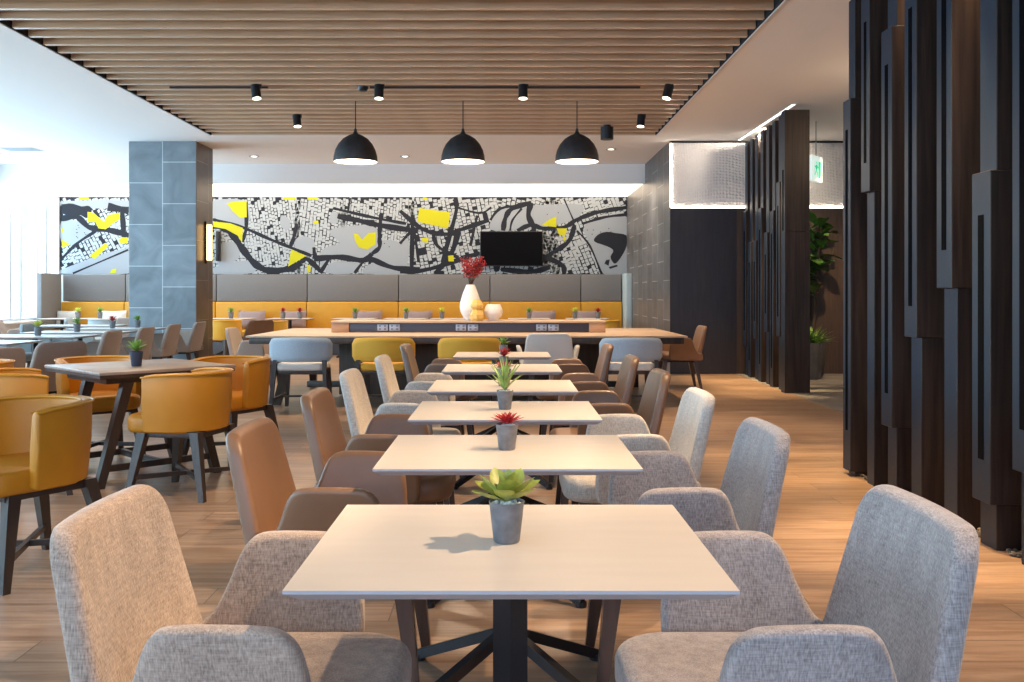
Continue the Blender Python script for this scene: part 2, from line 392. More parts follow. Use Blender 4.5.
def struct(name, bm, m, parent=None, smooth=False, **kw):
    o = finish(bm, name, m, parent, smooth=smooth, **kw)
    if not parent: o['kind'] = 'structure'
    return o
def simple(name, m, parent, *boxes, bev=0, seg=2):
    bm = NB()
    for b in boxes: box(bm, *b, bev=bev, seg=seg)
    return finish(bm, name, m, parent)

# ------------------------------------------------------------------ the room
H = 3.54; XL = -9.2; YB = 19.8; YT = 14.6; XW = 2.48; XR = 7.0; YF = -4.0
bm = NB(); box(bm, XL-.2, XR+.2, YF-.2, YB+.2, -.1, 0); struct('floor', bm, M['floor'])
bm = NB(); box(bm, 3.47, XR, 8.2, YT-.001, .0, .004); struct('floor', bm, M['carpet'])
PX0, PX1, PY0, PY1 = -4.33, 2.19, 3.6, 14.04
bm = NB()
box(bm, XL-.2, PX0, YF-.2, 17.2, H, H+.3); box(bm, PX1, XR+.2, YF-.2, 17.2, H, H+.3)
box(bm, PX0, PX1, YF-.2, PY0, H, H+.3); box(bm, PX0, PX1, PY1, 17.2, H, H+.3)
box(bm, XL-.2, XW+.2, 17.2, 17.34, 3.20, H+.3)
box(bm, XL-.2, XW+.2, 17.34, YB+.2, 3.24, H+.3)
struct('ceiling', bm, M['ceil'])
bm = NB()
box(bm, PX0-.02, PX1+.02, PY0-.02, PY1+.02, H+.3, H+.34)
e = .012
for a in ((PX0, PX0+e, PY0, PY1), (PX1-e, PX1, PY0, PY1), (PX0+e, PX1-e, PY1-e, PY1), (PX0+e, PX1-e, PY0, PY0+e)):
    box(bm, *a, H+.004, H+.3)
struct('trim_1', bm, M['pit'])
bm = NB()   # slim white bead round the slat opening
for a in ((PX0-.02, PX0, PY0-.02, PY1+.02), (PX1, PX1+.02, PY0-.02, PY1+.02), (PX0-.02, PX1+.02, PY1, PY1+.02)):
    box(bm, *a, H-.006, H+.004)
struct('trim_2', bm, M['paint'])
bm = NB(); box(bm, XL-.2, XW+.2, YB, YB+.2, 0, 3.24); struct('wall_back', bm, M['paint'])
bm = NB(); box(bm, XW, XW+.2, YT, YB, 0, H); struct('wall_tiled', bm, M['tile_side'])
# the wall behind the screens: dark veneer dado, dimpled plaster above it
bm = NB(); box(bm, XW+.2, XR+.2, YT, YT+.19, 0, H); struct('wall_service', bm, M['paint'])
bm = NB(); box(bm, XW, 3.49, YT-.03, YT, .0, 2.52); struct('wall_dado_dark', bm, M['dark_panel'])
bm = NB(); box(bm, 3.49, XR, YT-.03, YT, .004, 2.52); struct('wall_dado_brown', bm, M['brown_panel'])
bm = NB(); box(bm, XW+.03, XR, YT-.012, YT-.001, 2.56, H-.03); struct('wall_dimpled', bm, M['dimple'])
bm = NB(); box(bm, XR, XR+.2, YF-.2, YT+.2, 0, H); struct('wall_right', bm, M['brown_panel'])
bm = NB()
box(bm, XL-.2, XR+.2, YF-.2, YF, 0, .5); box(bm, XL-.2, XR+.2, YF-.2, YF, 3.2, H); box(bm, 4.6, XR+.2, YF-.2, YF, .5, 3.2); box(bm, XL-.2, -8.6, YF-.2, YF, .5, 3.2)
struct('wall_front', bm, M['paint'])
bm = NB()
box(bm, XL-.2, XL, YF-.2, YB+.2, 0, .70); box(bm, XL-.2, XL, YF-.2, YB+.2, 3.24, H)
struct('wall_left', bm, M['paint'])
bm = NB(); box(bm, XL, XL+.12, YF, 18.7, .66, .70, bev=.006); struct('trim_3', bm, M['paint'])
# windows along the left wall
k = 1
for y0, y1 in ((13.4, 19.8), (7.4, 13.4), (1.4, 7.4), (-4, 1.4)):
    w = empty('window_%d' % k, (XL-.1, (y0+y1)/2, .7)); w['kind'] = 'structure'; k += 1
    h = (y1-y0)/2
    bm = NB(); box(bm, -.05, .08, -h, h, 0, .05); box(bm, -.05, .08, -h, h, 2.49, 2.54)
    ys = [y0+.03, y0+.4] + [y0 + .4 + (y1-y0-.4)*i/5 for i in range(1, 5)]
    if k == 2: ys = [13.5, 14.5, 15.5, 16.5, 17.05, 17.82, 18.2, 18.86, 19.2, 19.76]
    for y in ys: box(bm, -.05, .09, y-.025-(y0+y1)/2, y+.025-(y0+y1)/2, .05, 2.49)
    finish(bm, 'window_frame', M['alu'], w, smooth=False)
    bm = NB(); box(bm, -.006, .006, -h, h, .05, 2.49); finish(bm, 'window_pane', M['glass'], w, smooth=False)
bm = NB(); box(bm, -8.6, 4.6, YF-.11, YF-.09, .5, 3.2); g = struct('window_5', bm, M['glass'])  # unseen window behind the camera, added to let in fill daylight

# cove light: glowing strip above the mural
bm = NB(); box(bm, XL, XW, 17.34, YB, 3.215, 3.24); o = finish(bm, 'cove_light', M['cove'], smooth=False)
tag(o, 'long glowing warm white light cove in the ceiling above the map mural', 'light')
# LED lines round the dimpled panel
bm = NB(); box(bm, XW+.012, XR, YT-.028, YT-.001, 2.522, 2.545); o = finish(bm, 'light_strip', M['led'], smooth=False)
tag(o, 'thin glowing light line along the bottom edge of the dimpled white wall panel', 'light', )
bm = NB(); box(bm, XW+.004, XW+.026, YT-.028, YT-.001, 2.55, H-.04); o = finish(bm, 'light_strip', M['led'], smooth=False)
tag(o, 'short upright light line on the left edge of the dimpled white wall panel', 'light')
bm = NB(); box(bm, XW, XR, YT-.05, YT-.001, H-.028, H-.008); struct('shadow_line_bar', bm, M['pit'])  # black bar standing in for the shadow line above the dimpled panel
bm = NB(); box(bm, 3.50, 3.53, 11.75, 14.5, H-.008, H-.001); o = finish(bm, 'ceiling_light_line', M['led_cool'], smooth=False)
tag(o, 'slim white light line recessed in the ceiling along the far slatted screen', 'light')

# column
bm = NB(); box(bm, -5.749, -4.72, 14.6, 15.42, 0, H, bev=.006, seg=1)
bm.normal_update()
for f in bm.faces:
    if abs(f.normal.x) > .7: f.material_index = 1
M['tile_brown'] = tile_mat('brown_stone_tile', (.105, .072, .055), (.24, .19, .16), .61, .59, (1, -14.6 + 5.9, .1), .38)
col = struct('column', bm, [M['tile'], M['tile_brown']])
sc_ = empty('wall_sconce', (-4.72, 15.03, 2.02), 0, 'slim glowing amber wall light on the brown side of the tiled column', 'light')
simple('backplate', M['black'], sc_, (.001, .03, -.035, .035, -.33, .33), bev=.004)
simple('glow_tube', M['amber'], sc_, (.03, .10, -.04, .04, -.28, .28), bev=.012)

# ------------------------------------------------------------------ slatted ceiling
sl = empty('slatted_ceiling', ((PX0+PX1)/2, (PY0+PY1)/2, H), 0, 'large suspended ceiling field of pale wooden slats over the dining tables', 'ceiling slats')
hw = (PX1-PX0)/2 - .02
bm = NB(); box(bm, -hw, hw, -.026, .026, 0, .145, bev=.002, seg=1)
bm.normal_update()
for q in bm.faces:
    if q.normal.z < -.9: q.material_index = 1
M['slat_glare'] = grain_mat('slat_underside_glare', (.66, .54, .42), (.80, .69, .56), (1.2, 20, 20), .3)  # window glare on the slat undersides, painted in as a paler tone
s0 = finish(bm, 'slat', [M['slat'], M['slat_glare']], sl, smooth=False)
y = 7.806 + .282*22; first = True
while y > PY0 + .05:
    o = s0 if first else s0.copy()
    if not first: COL.objects.link(o)
    first = False
    o.parent = sl; o.location = (0, y+.02-(PY0+PY1)/2, 0.002); y -= .282
for xx in (-2.9, -.2, 1.9):
    simple('hanger_rail', M['pit'], sl, (xx-(PX0+PX1)/2-.02, xx-(PX0+PX1)/2+.02, -(PY1-PY0)/2+.02, (PY1-PY0)/2-.02, .15, .19))

# ------------------------------------------------------------------ track lights
def tracklight(px, D, tilt, label, r=.052, L=.15, z=3.455, lit=True):
    x = X(px, D)
    t = empty('track_light', (x, D, H), 0, label, 'spotlight', 'black track spotlights under the slats')
    bm = NB(); box(bm, -.015, .06, -.012, .012, -.05, -.002); finish(bm, 'bracket', M['black'], t)
    d = Vector((math.sin(tilt), -.12, -math.cos(tilt))).normalized()
    c = Vector((0, 0, z-H))
    bm = NB(); cyl(bm, c-d*L*.5, c+d*L*.5, r, n=24); finish(bm, 'lamp_head', M['black'], t)
    bm = NB(); cyl(bm, c+d*(L*.5), c+d*(L*.5+.004), r*.86, n=24); finish(bm, 'lens', M['glow'], t)
    return x, D, z, d
tracks = [tracklight(256, 10.62, .15, 'black cylinder spotlight on the far left of the slatted ceiling track'),
 tracklight(379, 10.62, 0, 'black cylinder spotlight beside the cord of the left pendant lamp'),
 tracklight(523, 10.62, 0, 'black cylinder spotlight hanging between the middle and right pendant lamps'),
 tracklight(668, 10.62, -.25, 'tilted black spotlight at the right end of the ceiling track'),
 tracklight(297, 12.4, .12, 'small black spotlight on the slats left of the left pendant lamp'),
 tracklight(641, 12.4, -.1, 'small black spotlight on the slats right of the right pendant lamp')]
t = empty('ceiling_speaker', (X(607, 13.2), 13.2, H), 0, 'short wide black cylinder hanging near the right pendant lamp', 'speaker')  # black cylindrical speaker under the slats
bm = NB(); cyl(bm, (0,0,-.20), (0,0,-.03), .088, n=28); finish(bm, 'housing', M['black'], t)
bm = NB(); cyl(bm, (0,0,-.05), (0,0,-.003), .05); finish(bm, 'stem', M['black'], t)
for i, (x0, x1) in enumerate(((170, 268), (370, 640))):
    bm = NB(); box(bm, X(x0, 10.74), X(x1, 10.74), 10.72, 10.76, H-.02, H-.001)
    o = finish(bm, 'lighting_track', M['black'], smooth=False); tag(o, ['short black lighting track on the left part of the slats', 'long black lighting track on the right part of the slats'][i], 'lighting track')
# smoke detector
bm = NB(); lathe(bm, [(0,-.05), (.04,-.05), (.055,-.03), (.06,-.002), (0,-.002)], 20, (X(363, 10.74), 10.74, H)); o = finish(bm, 'sprinkler', M['black']); tag(o, 'small dark round detector on the slats left of a spotlight', 'detector')
# recessed downlights and vent
for px, D, lb in ((254, 16.2, 'small recessed ceiling downlight left of the left pendant lamp'), (405, 16.2, 'small recessed ceiling downlight between the left and middle pendant lamps'), (611, 15.4, 'small recessed ceiling downlight right of the right pendant lamp'), (5, 15.9, 'small recessed ceiling downlight at the far left by the vent')):
    t = empty('downlight', (X(px, D), D, H), 0, lb, 'light', 'recessed downlights in the plaster ceiling')
    bm = NB(); lathe(bm, [(.05,-.001), (.05,-.008), (.085,-.008), (.085,-.001)], 24); finish(bm, 'ring', M['vent'], t)
    bm = NB(); cyl(bm, (0,0,-.006), (0,0,-.001), .05, n=24); finish(bm, 'lens', M['glow'], t)
t = empty('air_vent', (X(21, 15.4), 15.4, H), 0, 'grey slotted air vent in the white ceiling at the far left', 'vent')
simple('frame', M['paint'], t, (-.28, .28, -.22, .22, -.008, -.001))
simple('louvres', M['vent'], t, *[(-.26, .26, -.2+i*.066, -.165+i*.066, -.014, -.008) for i in range(6)])

# ------------------------------------------------------------------ pendants
def pendant():
    t = empty('pendant_lamp'); t['category'] = 'lamp'
    bm = NB(); n = 12      # faceted dome
    prof = [(.262, 0), (.258, .07), (.24, .14), (.205, .21), (.15, .275), (.085, .315), (.035, .335), (.018, .37), (.014, .40), (0, .40)]
    inner = [(.236, .14), (.20, .205), (.14, .268), (0, .30)]
    lathe(bm, prof, 40); finish(bm, 'shade', M['shade'], t, ang=60)
    bm = NB(); lathe(bm, [(.262, 0), (.252, .003), (.248, .07), (.23, .138), (.195, .203), (.14, .265), (0, .30)], 40); finish(bm, 'shade_lining', M['shade_in'], t)
    bm = NB(); lathe(bm, [(0, .06), (.05, .065), (.07, .1), (.05, .14), (0, .15)], 20); finish(bm, 'bulb', M['glow'], t)
    bm = NB(); cyl(bm, (0,0,.15), (0,0,.295), .02); finish(bm, 'socket', M['black'], t)
    bm = NB(); cyl(bm, (0,0,.40), (0,0,H-2.81-.0), .006, n=8); finish(bm, 'cord', M['black'], t)
    return t
pp = pendant()
pend = []
for px, py, lb in ((355.5, 162, 'charcoal dome pendant lamp, leftmost of the three over the communal table'), (463, 161, 'charcoal dome pendant lamp, middle one above the vase'), (577, 163, 'charcoal dome pendant lamp, rightmost of the three over the communal table')):
    o = inst(pp, (X(px, 11.5), 11.5, 2.80), 0, lb, 'pendant lamps over the communal table'); pend.append(o)

# ------------------------------------------------------------------ map mural
YM = 19.785
def mural():
    bm = NB()
    def poly(pts, mi, layer):
        vs = [bm.verts.new((min(X(a, YM), XW-.003), YM-.001-.0006*layer, min(Z(b, YM), 3.211))) for a, b in pts]
        try: f = bm.faces.new(vs); f.material_index = mi
        except ValueError: pass
    def line(pts, w, mi, layer):
        for (a, b), (c, d) in zip(pts, pts[1:]):
            dx, dy = c-a, d-b; L = math.hypot(dx, dy) or 1; nx, ny = -dy/L*w/2, dx/L*w/2; ex, ey = dx/L*w*.3, dy/L*w*.3
            poly([(a+nx-ex, b+ny-ey), (c+nx+ex, d+ny+ey), (c-nx+ex, d-ny+ey), (a-nx-ex, b-ny-ey)], mi, layer)
    def P1(*pts): return [(200+a/4.655, 185+b/4.655) for a, b in pts]
    def P2(*pts): return [(400+a/4.267, 185+b/4.267) for a, b in pts]
    def P0(*pts): return [(40+a/4.87, 180+b/4.87) for a, b in pts]
    box(bm, X(60, YM), XW-.002, YM, YB-.001, Z(274.5, YM), 3.212, mi=0)
    rnd = random.Random(3)
    def inside(p, poly_):
        c = False; j = len(poly_)-1
        for i in range(len(poly_)):
            if (poly_[i][1] > p[1]) != (poly_[j][1] > p[1]) and p[0] < (poly_[j][0]-poly_[i][0])*(p[1]-poly_[i][1])/(poly_[j][1]-poly_[i][1])+poly_[i][0]: c = not c
            j = i
        return c
    greys = [P1((600,215),(700,190),(820,200),(830,300),(740,345),(560,335),(590,290),(650,270)), P1((820,280),(870,255),(940,280),(960,380),(880,385),(810,350)),
             P2((385,190),(400,130),(440,100),(600,85),(780,85),(740,150),(600,180),(480,195)), P2((790,170),(970,135),(970,380),(870,380),(810,250)),
             P1((60,75),(215,75),(215,190),(60,150)), P1((460,240),(530,255),(520,320),(440,290)), P1((380,140),(420,165),(410,210),(375,190)),
             P1((610,130),(640,130),(640,175),(605,175)), P1((560,350),(600,350),(575,395)), P1((620,360),(740,365),(720,410),(590,410)), P1((60,385),(230,350),(250,410),(60,412)),
             P0((105,200),(200,205),(250,240),(180,310),(105,300)), P0((95,105),(430,100),(430,135),(150,135)), P0((95,440),(430,330),(430,455),(95,455)), P1((90,280),(170,270),(180,340),(90,380)),
             P1((870,160),(960,190),(890,200),(835,175)), P2((0,240),(40,240),(30,340),(0,350)), P1((830,355),(1020,380),(1020,412),(760,412))]
    # street blocks
    regions = [((208, 300), -8, (3.1, 3.6)), ((296, 345), 6, (3.6, 3.6)), ((341, 414), 4, (3.0, 3.5)), ((410, 500), -12, (4.2, 3.4)), ((498, 560), 14, (4.6, 3.6)), ((543, 628), -22, (3.9, 3.6)), ((60, 132), -28, (3.4, 4.0)), ((130, 210), 5, (4, 4))]
    for (xa, xb), deg, (bw, bh) in regions:
        ca, sa = math.cos(math.radians(deg)), math.sin(math.radians(deg)); cx, cy = (xa+xb)/2, 236
        nu = int((xb-xa)/bw)+16; nv = int(90/bh)+8
        for i in range(-nu//2-2, nu//2+3):
            skip = 0
            for j in range(-nv//2-4, nv//2+5):
                u0, v0 = i*bw, j*bh; cl = math.sin(u0*.27+v0*.11+deg)*math.sin(v0*.25-u0*.06+deg)
                if rnd.random() < (.3 if cl > .5 else .012) * (1.7 if 395 < cx < 500 else 1): continue
                u = i*bw + (rnd.random()-.5)*.5; v = j*bh + (rnd.random()-.5)*.5 + (i % 3)*.8
                w = bw*(.82 if rnd.random() < .8 else 1.1); h = bh*(.82 if rnd.random() < .75 else 1.1)
                wav = 1.6*math.sin(u*.09+deg)
                x = cx+u*ca-v*sa; yy = cy+u*sa+v*ca+wav
                if not (xa <= x < xb and 198.5 < yy < 275): continue
                if x < 62 or x > 626: continue
                q = []
                for s, r_ in ((-.5,-.5),(.5,-.5),(.5,.5),(-.5,.5)):
                    uu = u+s*w+(rnd.random()-.5)*.7; vv = v+r_*h+(rnd.random()-.5)*.6
                    q.append((min(626.5, max(61, cx+uu*ca-vv*sa)), min(274, cy+uu*sa+vv*ca+wav)))
                poly(q, 1, 1)
    for gpoly in greys:
        c = gpoly; poly(smooth_closed(c, 3), 2, 2+.04*greys.index(gpoly))
    for a in ((P2((800,200),(850,175),(960,170),(960,240),(930,260)), 2),): poly(a[0], 2, 2.5)
    # a few ragged islands in the light districts
    L = [(P1((60,185),(110,200),(150,230),(200,300),(260,370),(330,400),(430,385),(470,360)), 5.5), (P1((470,360),(500,345),(560,400)), 4), (P1((530,345),(640,335),(760,350),(800,320)), 4.5), (P1((800,320),(835,290),(835,240),(840,170),(845,130)), 3.4),
         (P1((60,160),(200,198),(320,250),(420,290),(520,330)), 2.6), (P1((790,340),(900,385),(1024,392)), 4.2), (P1((640,145),(760,170),(850,190),(1015,215)), 4.4), (P1((620,108),(800,150),(960,180)), 2.4),
         (P1((990,140),(985,400)), 3.4), (P1((600,345),(560,410)), 3), (P1((215,80),(215,200),(195,265)), 3), (P1((450,180),(440,230),(420,290)), 3), (P1((530,290),(535,345)), 3), (P1((700,60),(690,120)), 1.6), (P1((760,355),(720,410)), 2.4),
         (P2((0,110),(100,190),(200,210),(260,190),(380,150)), 3.6), (P2((0,250),(60,190),(120,190)), 2.4), (P2((230,60),(240,110),(180,330)), 3.4), (P2((250,190),(220,290),(150,380)), 4.5), (P2((0,370),(120,360),(340,290)), 3.6), (P2((60,180),(80,330)), 2.2), (P2((330,130),(300,260)), 2.2), (P2((140,190),(160,260),(250,310)), 3),
         (P2((440,195),(450,140),(480,100),(560,75)), 4), (P2((470,195),(480,150),(520,100)), 1.6), (P2((385,150),(430,100),(530,88)), 2.2), (P2((560,75),(548,130),(572,190),(540,215)), 4.4), (P2((500,195),(560,170),(610,185),(700,180),(760,145),(850,115),(970,96)), 3.4), (P2((780,165),(870,138),(970,126)), 2.2),
         (P2((745,170),(720,240),(650,290),(600,330)), 3.8), (P2((755,195),(810,260),(860,380)), 1.6), (P2((700,60),(740,150)), 1.2), (P2((240,95),(340,120),(390,95)), 1.6), (P2((600,300),(690,340),(700,385)), 4), (P2((430,360),(560,370),(640,350)), 4),
         (P0((95,140),(200,150),(250,160)), 9), (P0((95,190),(180,180),(240,230),(340,245),(434,270)), 4.5), (P0((330,130),(434,150)), 6), (P0((400,150),(410,280)), 4), (P0((110,380),(180,310),(270,250)), 2.4), (P0((160,455),(430,340)), 1.4)]
    def curve(pts):
        out_ = []
        for i in range(len(pts)-1):
            p0, p1, p2, p3 = pts[max(0, i-1)], pts[i], pts[i+1], pts[min(len(pts)-1, i+2)]
            for k in range(5):
                t = k/5; out_.append(tuple(.5*(2*p1[q]+(p2[q]-p0[q])*t+(2*p0[q]-5*p1[q]+4*p2[q]-p3[q])*t*t+(3*p1[q]-p0[q]-3*p2[q]+p3[q])*t**3) for q in (0, 1)))
        return out_+[pts[-1]]
    def ribbon(pts, w, mi, layer):
        lo_, hi_ = [], []
        for i, p in enumerate(pts):
            a, b = pts[max(0, i-1)], pts[min(len(pts)-1, i+1)]; dx, dy = b[0]-a[0], b[1]-a[1]; q = math.hypot(dx, dy) or 1
            ww = w/2*(1+.18*math.sin(i*1.3+w)); lo_.append((p[0]-dy/q*ww, p[1]+dx/q*ww)); hi_.append((p[0]+dy/q*ww, p[1]-dx/q*ww))
        for i in range(len(pts)-1): poly([hi_[i], hi_[i+1], lo_[i+1], lo_[i]], mi, layer)
    for i, (pts, w) in enumerate(L): ribbon(curve([(max(61, min(626.5, a)), max(197.5, min(273.9, b))) for a, b in pts]), w*1.2, 0, 3+.02*i)
    blob = P2((828,240),(845,212),(880,200),(920,205),(966,216),(966,262),(945,305),(920,335),(905,325),(898,305),(910,280),(885,262),(845,266))
    poly(smooth_closed(blob[:-1], 3), 0, 5)
    poly(P2((880,320),(895,318),(890,345),(872,335)), 0, 5); poly(P2((890,350),(925,340),(930,347),(896,358)), 0, 5)
    for i in range(26):
        a, b = rnd.choice([(585+rnd.random()*30, 228+rnd.random()*6), (340+rnd.random()*50, 240+rnd.random()*10), (500+rnd.random()*60, 210+rnd.random()*4), (72+rnd.random()*14, 224+rnd.random()*14)])
        poly([(a, b), (a+.9, b+.2), (a+.7, b+1.0), (a-.2, b+.8)], 0, 5.2)
    Y = [P1((125,85),(155,78),(217,74),(218,150),(185,152),(150,120)), P1((62,170),(140,178),(200,200),(196,268),(175,235),(120,205),(62,195)), P1((425,300),(495,330),(410,380)),
         P1((715,225),(735,228),(755,255),(785,222),(820,220),(818,275),(780,300),(740,292),(722,262)), P1((497,375),(512,370),(516,400),(500,410)), P1((525,168),(550,165),(553,180),(530,182)), P1((390,55),(445,55),(445,68),(385,68)), P1((500,55),(550,55),(548,68),(500,68)),
         P2((82,98),(215,117),(205,186),(74,157)), P2((603,172),(640,145),(667,133),(667,180)), P2((668,185),(712,185),(708,212),(680,215)), P2((695,218),(710,222),(705,240),(696,235)), P2((93,225),(122,226),(120,246),(95,244)), P2((205,302),(228,300),(230,326),(207,326)), P2((98,52),(118,54),(118,64),(96,64)),
         P0((232,155),(262,160),(312,205),(330,170),(388,160),(390,190),(350,215),(320,240),(285,235),(270,205),(232,205)), P0((240,370),(318,308),(336,320),(268,385)), P0((105,290),(148,312),(108,330)), P0((382,292),(400,278),(430,282),(428,308),(392,308)), P0((350,435),(372,430),(372,452),(340,455)), P0((190,85),(240,85),(235,97),(190,97)), P0((105,228),(118,245),(106,262))]
    for i, y_ in enumerate(Y): poly(y_, 3, 6)
    o = finish(bm, 'map_mural', [M['m_dark'], M['m_white'], M['m_grey'], M['m_yellow']], smooth=False)
    tag(o, 'wide printed city map mural with black roads and yellow blocks on the back wall', 'mural')
mural()
t = empty('television', (X(511.5, 19.6), 19.7, Z(248.5, 19.6)), 0, 'black flat television mounted on the map mural', 'television')
hw_, hh_ = 63*19.6/F/2, 35*19.6/F/2
simple('casing', M['black'], t, (-hw_, hw_, -.025, .03, -hh_, hh_), bev=.006)
simple('screen', M['screen'], t, (-hw_+.015, hw_-.015, -.028, -.0255, -hh_+.02, hh_-.015))
simple('wall_bracket', M['black'], t, (-.2, .2, .03, .082, -.15, .15))
bm = NB(); box(bm, X(215.5, 19.6), X(218.5, 19.6), 19.6, 19.778, Z(261, 19.6), Z(231, 19.6), bev=.01); o = finish(bm, 'wall_speaker', M['black']); tag(o, 'narrow dark upright box on the mural just right of the tiled column', 'speaker')

# ------------------------------------------------------------------ banquette
bq = empty('banquette', (-3.4, 19.4, 0), 0, 'long wall bench with grey headboard and yellow back under the map mural', 'bench')
def bx(name, m, x0, x1, y0, y1, z0, z1, bev=.012):
    return simple(name, M[m], bq, (x0+3.4, x1+3.4, y0-19.4, y1-19.4, z0, z1), bev=bev, seg=3)
xs = [X(62, 19.6)] + [X(p, 19.6) for p in (125, 216, 307, 398.5, 490, 581)] + [X(622, 19.6)]
for a, b in zip(xs, xs[1:]):
    bx('head_panel', 'banq_grey', a+.006, b-.006, 19.62, 19.78, 1.06, 1.61, .018)
    bx('back_cushion', 'banq_yellow', a+.004, b-.004, 19.55, 19.77, .50, 1.05, .02)
    bx('seat_cushion', 'banq_yellow', a+.004, b-.004, 18.95, 19.57, .36, .49, .03)
bx('plinth', 'slate', xs[0], xs[-1], 19.05, 19.7, 0, .36, .004)
bx('end_board', 'banq_end', X(622, 19.6)+.01, 2.475, 18.98, 19.78, 0, 1.62, .006)
bx('side_panel', 'banq_grey', -9.19, -9.09, 18.76, 19.6, .0, 1.62, .012)

# ------------------------------------------------------------------ armchair
def armchair(fab, lg, name='armchair'):
    t = empty(name); t['category'] = 'chair'
    # backrest: rounded tapered slab that leans back
    def fb(y, s, w):
        k = (s-.36)/.45
        hwid = 1.0 - .20*max(0, k)
        bow = .022*(1-(y/.29)**2)
        return (-.232 - .245*(s-.47) + w*(1.1-.15*k) - bow, y*hwid, s)
    bm = NB(); pts = rrect(-.29, .29, .37, .806, [.03, .03, .07, .07], 8)
    prism(bm, pts, .052, fb, .02, 4)
    finish(bm, 'backrest', fab, t, ang=50)
    out = [(-.255,.376),(-.10,.372),(.08,.372),(.135,.378),(.155,.40),(.160,.46),(.156,.54),(.148,.59),(.136,.628),(.112,.654),(.075,.664),(-.02,.667),(-.085,.664),(-.114,.648),(-.134,.614),(-.150,.57),(-.172,.52),(-.192,.489),(-.215,.471),(-.240,.470),(-.262,.462),(-.268,.42)]
    for s in (-1, 1):
        def fa(x, z, w, s=s):
            k = max(0, (z-.42)/.24); f = min(1, max(0, (x+.28)/.2))
            return (x, s*(.270 + .052*k*f) + w, z)
        bm = NB(); prism(bm, smooth_closed(out, 3), .046, fa, .016, 4)
        finish(bm, 'armrest', fab, t, ang=50)
    # seat cushion
    bm = NB()
    def fs(x, y, w):
        crown = .012*(1-(y/.26)**2) if w > 0 else 0
        return (x, y, .415 + w + crown)
    prism(bm, rrect(-.245, .285, -.25, .25, [.03, .13, .13, .03], 10), .095, fs, .036, 5)
    finish(bm, 'seat', fab, t, ang=50)
    bm = NB(); box(bm, -.2, .2, -.2, .2, .345, .375, bev=.006); finish(bm, 'seat_base', M['black'], t)
    for sx, sy in ((1,1),(1,-1),(-1,1),(-1,-1)):
        bm = NB(); vleg(bm, (.19 if sx > 0 else -.19, sy*.175, .372), (.235 if sx > 0 else -.265, sy*.205, 0), .056, .03)
        finish(bm, 'leg', lg, t, smooth=False)
    return t
A = {k: armchair(M[m], M['legwood']) for k, m in (('beige', 'fab_beige'), ('grey', 'fab_grey'), ('light', 'fab_light'), ('leather', 'leather'), ('lgrey', 'leather_grey'), ('taupe', 'taupe_fab'), ('sage', 'sage_fab'), ('creamy', 'cream_fab'))}

rows = [1.945, 3.10, 4.15, 5.24, 6.45, 7.95]
left = [('beige', 0, 'beige woven armchair nearest the camera on the left, by the lime succulent table'),
        ('leather', -.02, 'tan leather armchair second from the front on the left of the white tables'),
        ('leather', -.02, 'tan leather armchair third from the front on the left of the white tables'),
        ('light', -.05, 'pale woven armchair left of the white tables, right behind the two tan leather ones'),
        ('light', -.03, 'pale woven armchair left of the white tables, in front of the last taupe leather one'),
        ('lgrey', -.03, 'grey taupe leather armchair at the far left end of the white table row')]
right = [('grey', 0, 'grey woven armchair nearest the camera on the right'),
         ('grey', 0, 'grey woven armchair second from the front on the right of the white tables'),
         ('light', 0, 'pale grey woven armchair third from the front on the right of the white tables'),
         ('leather', 0, 'tan leather armchair right of the white tables, just behind the three woven ones'),
         ('leather', 0, 'tan leather armchair right of the white tables, middle of the three leather ones'),
         ('leather', 0, 'tan leather armchair at the far right end of the white table row')]
for D, (k, dx, lb) in zip(rows, left): inst(A[k], (-.49+dx, D, 0), 0, lb, 'armchairs left of the white table row')
for D, (k, dx, lb) in zip(rows, right): inst(A[k], ((.518 if D < 4.5 else .522)+dx, D, 0), PI, lb, 'armchairs right of the white table row')

# ------------------------------------------------------------------ white cafe tables
def cafe_table(w, d, top, z=.742, base='x'):
    t = empty('cafe_table'); t['category'] = 'table'
    bm = NB()
    a, b = w/2, d/2; c = .022
    vs = []
    for (ex, ey, zz) in ((a, b, z), (a, b, z-.006), (a-c, b-c, z-.021)):
        vs.append([bm.verts.new((sx*ex, sy*ey, zz)) for sx, sy in ((-1,-1),(1,-1),(1,1),(-1,1))])
    bm.faces.new(vs[0]); bm.faces.new(vs[2][::-1]).material_index = 1
    for r, s in ((0,1),(1,2)):
        for i in range(4): bm.faces.new([vs[r][i], vs[r][(i+1)%4], vs[s][(i+1)%4], vs[s][i]]).material_index = 1
    finish(bm, 'tabletop', [M[top], M['table_edge']], t, smooth=False)
    bm = NB(); s = .034
    q0 = [bm.verts.new((sx, sy, .012)) for sx, sy in ((s,0),(0,s),(-s,0),(0,-s))]; q1 = [bm.verts.new((sx, sy, z-.03)) for sx, sy in ((s,0),(0,s),(-s,0),(0,-s))]
    bm.faces.new(q0[::-1]); bm.faces.new(q1)
    for i in range(4): bm.faces.new([q0[i], q0[(i+1)%4], q1[(i+1)%4], q1[i]])
    finish(bm, 'column', M['black'], t, smooth=False)
    simple('mounting_plate', M['black'], t, (-.13, .13, -.13, .13, z-.034, z-.026))
    for sx in (-1, 1):
        for sy in (-1, 1):
            bm = NB(); beam(bm, (0, 0, .185), (sx*.30, sy*.25, .016), .03, .03, .032, .032, up=(0,0,1)); 
            bm2 = bm; cyl(bm2, (sx*.297, sy*.247, 0), (sx*.297, sy*.247, .02), .022)
            finish(bm, 'foot_bar', M['black'], t, smooth=False)
    return t
tw = cafe_table(.75, .64, 'table_white')
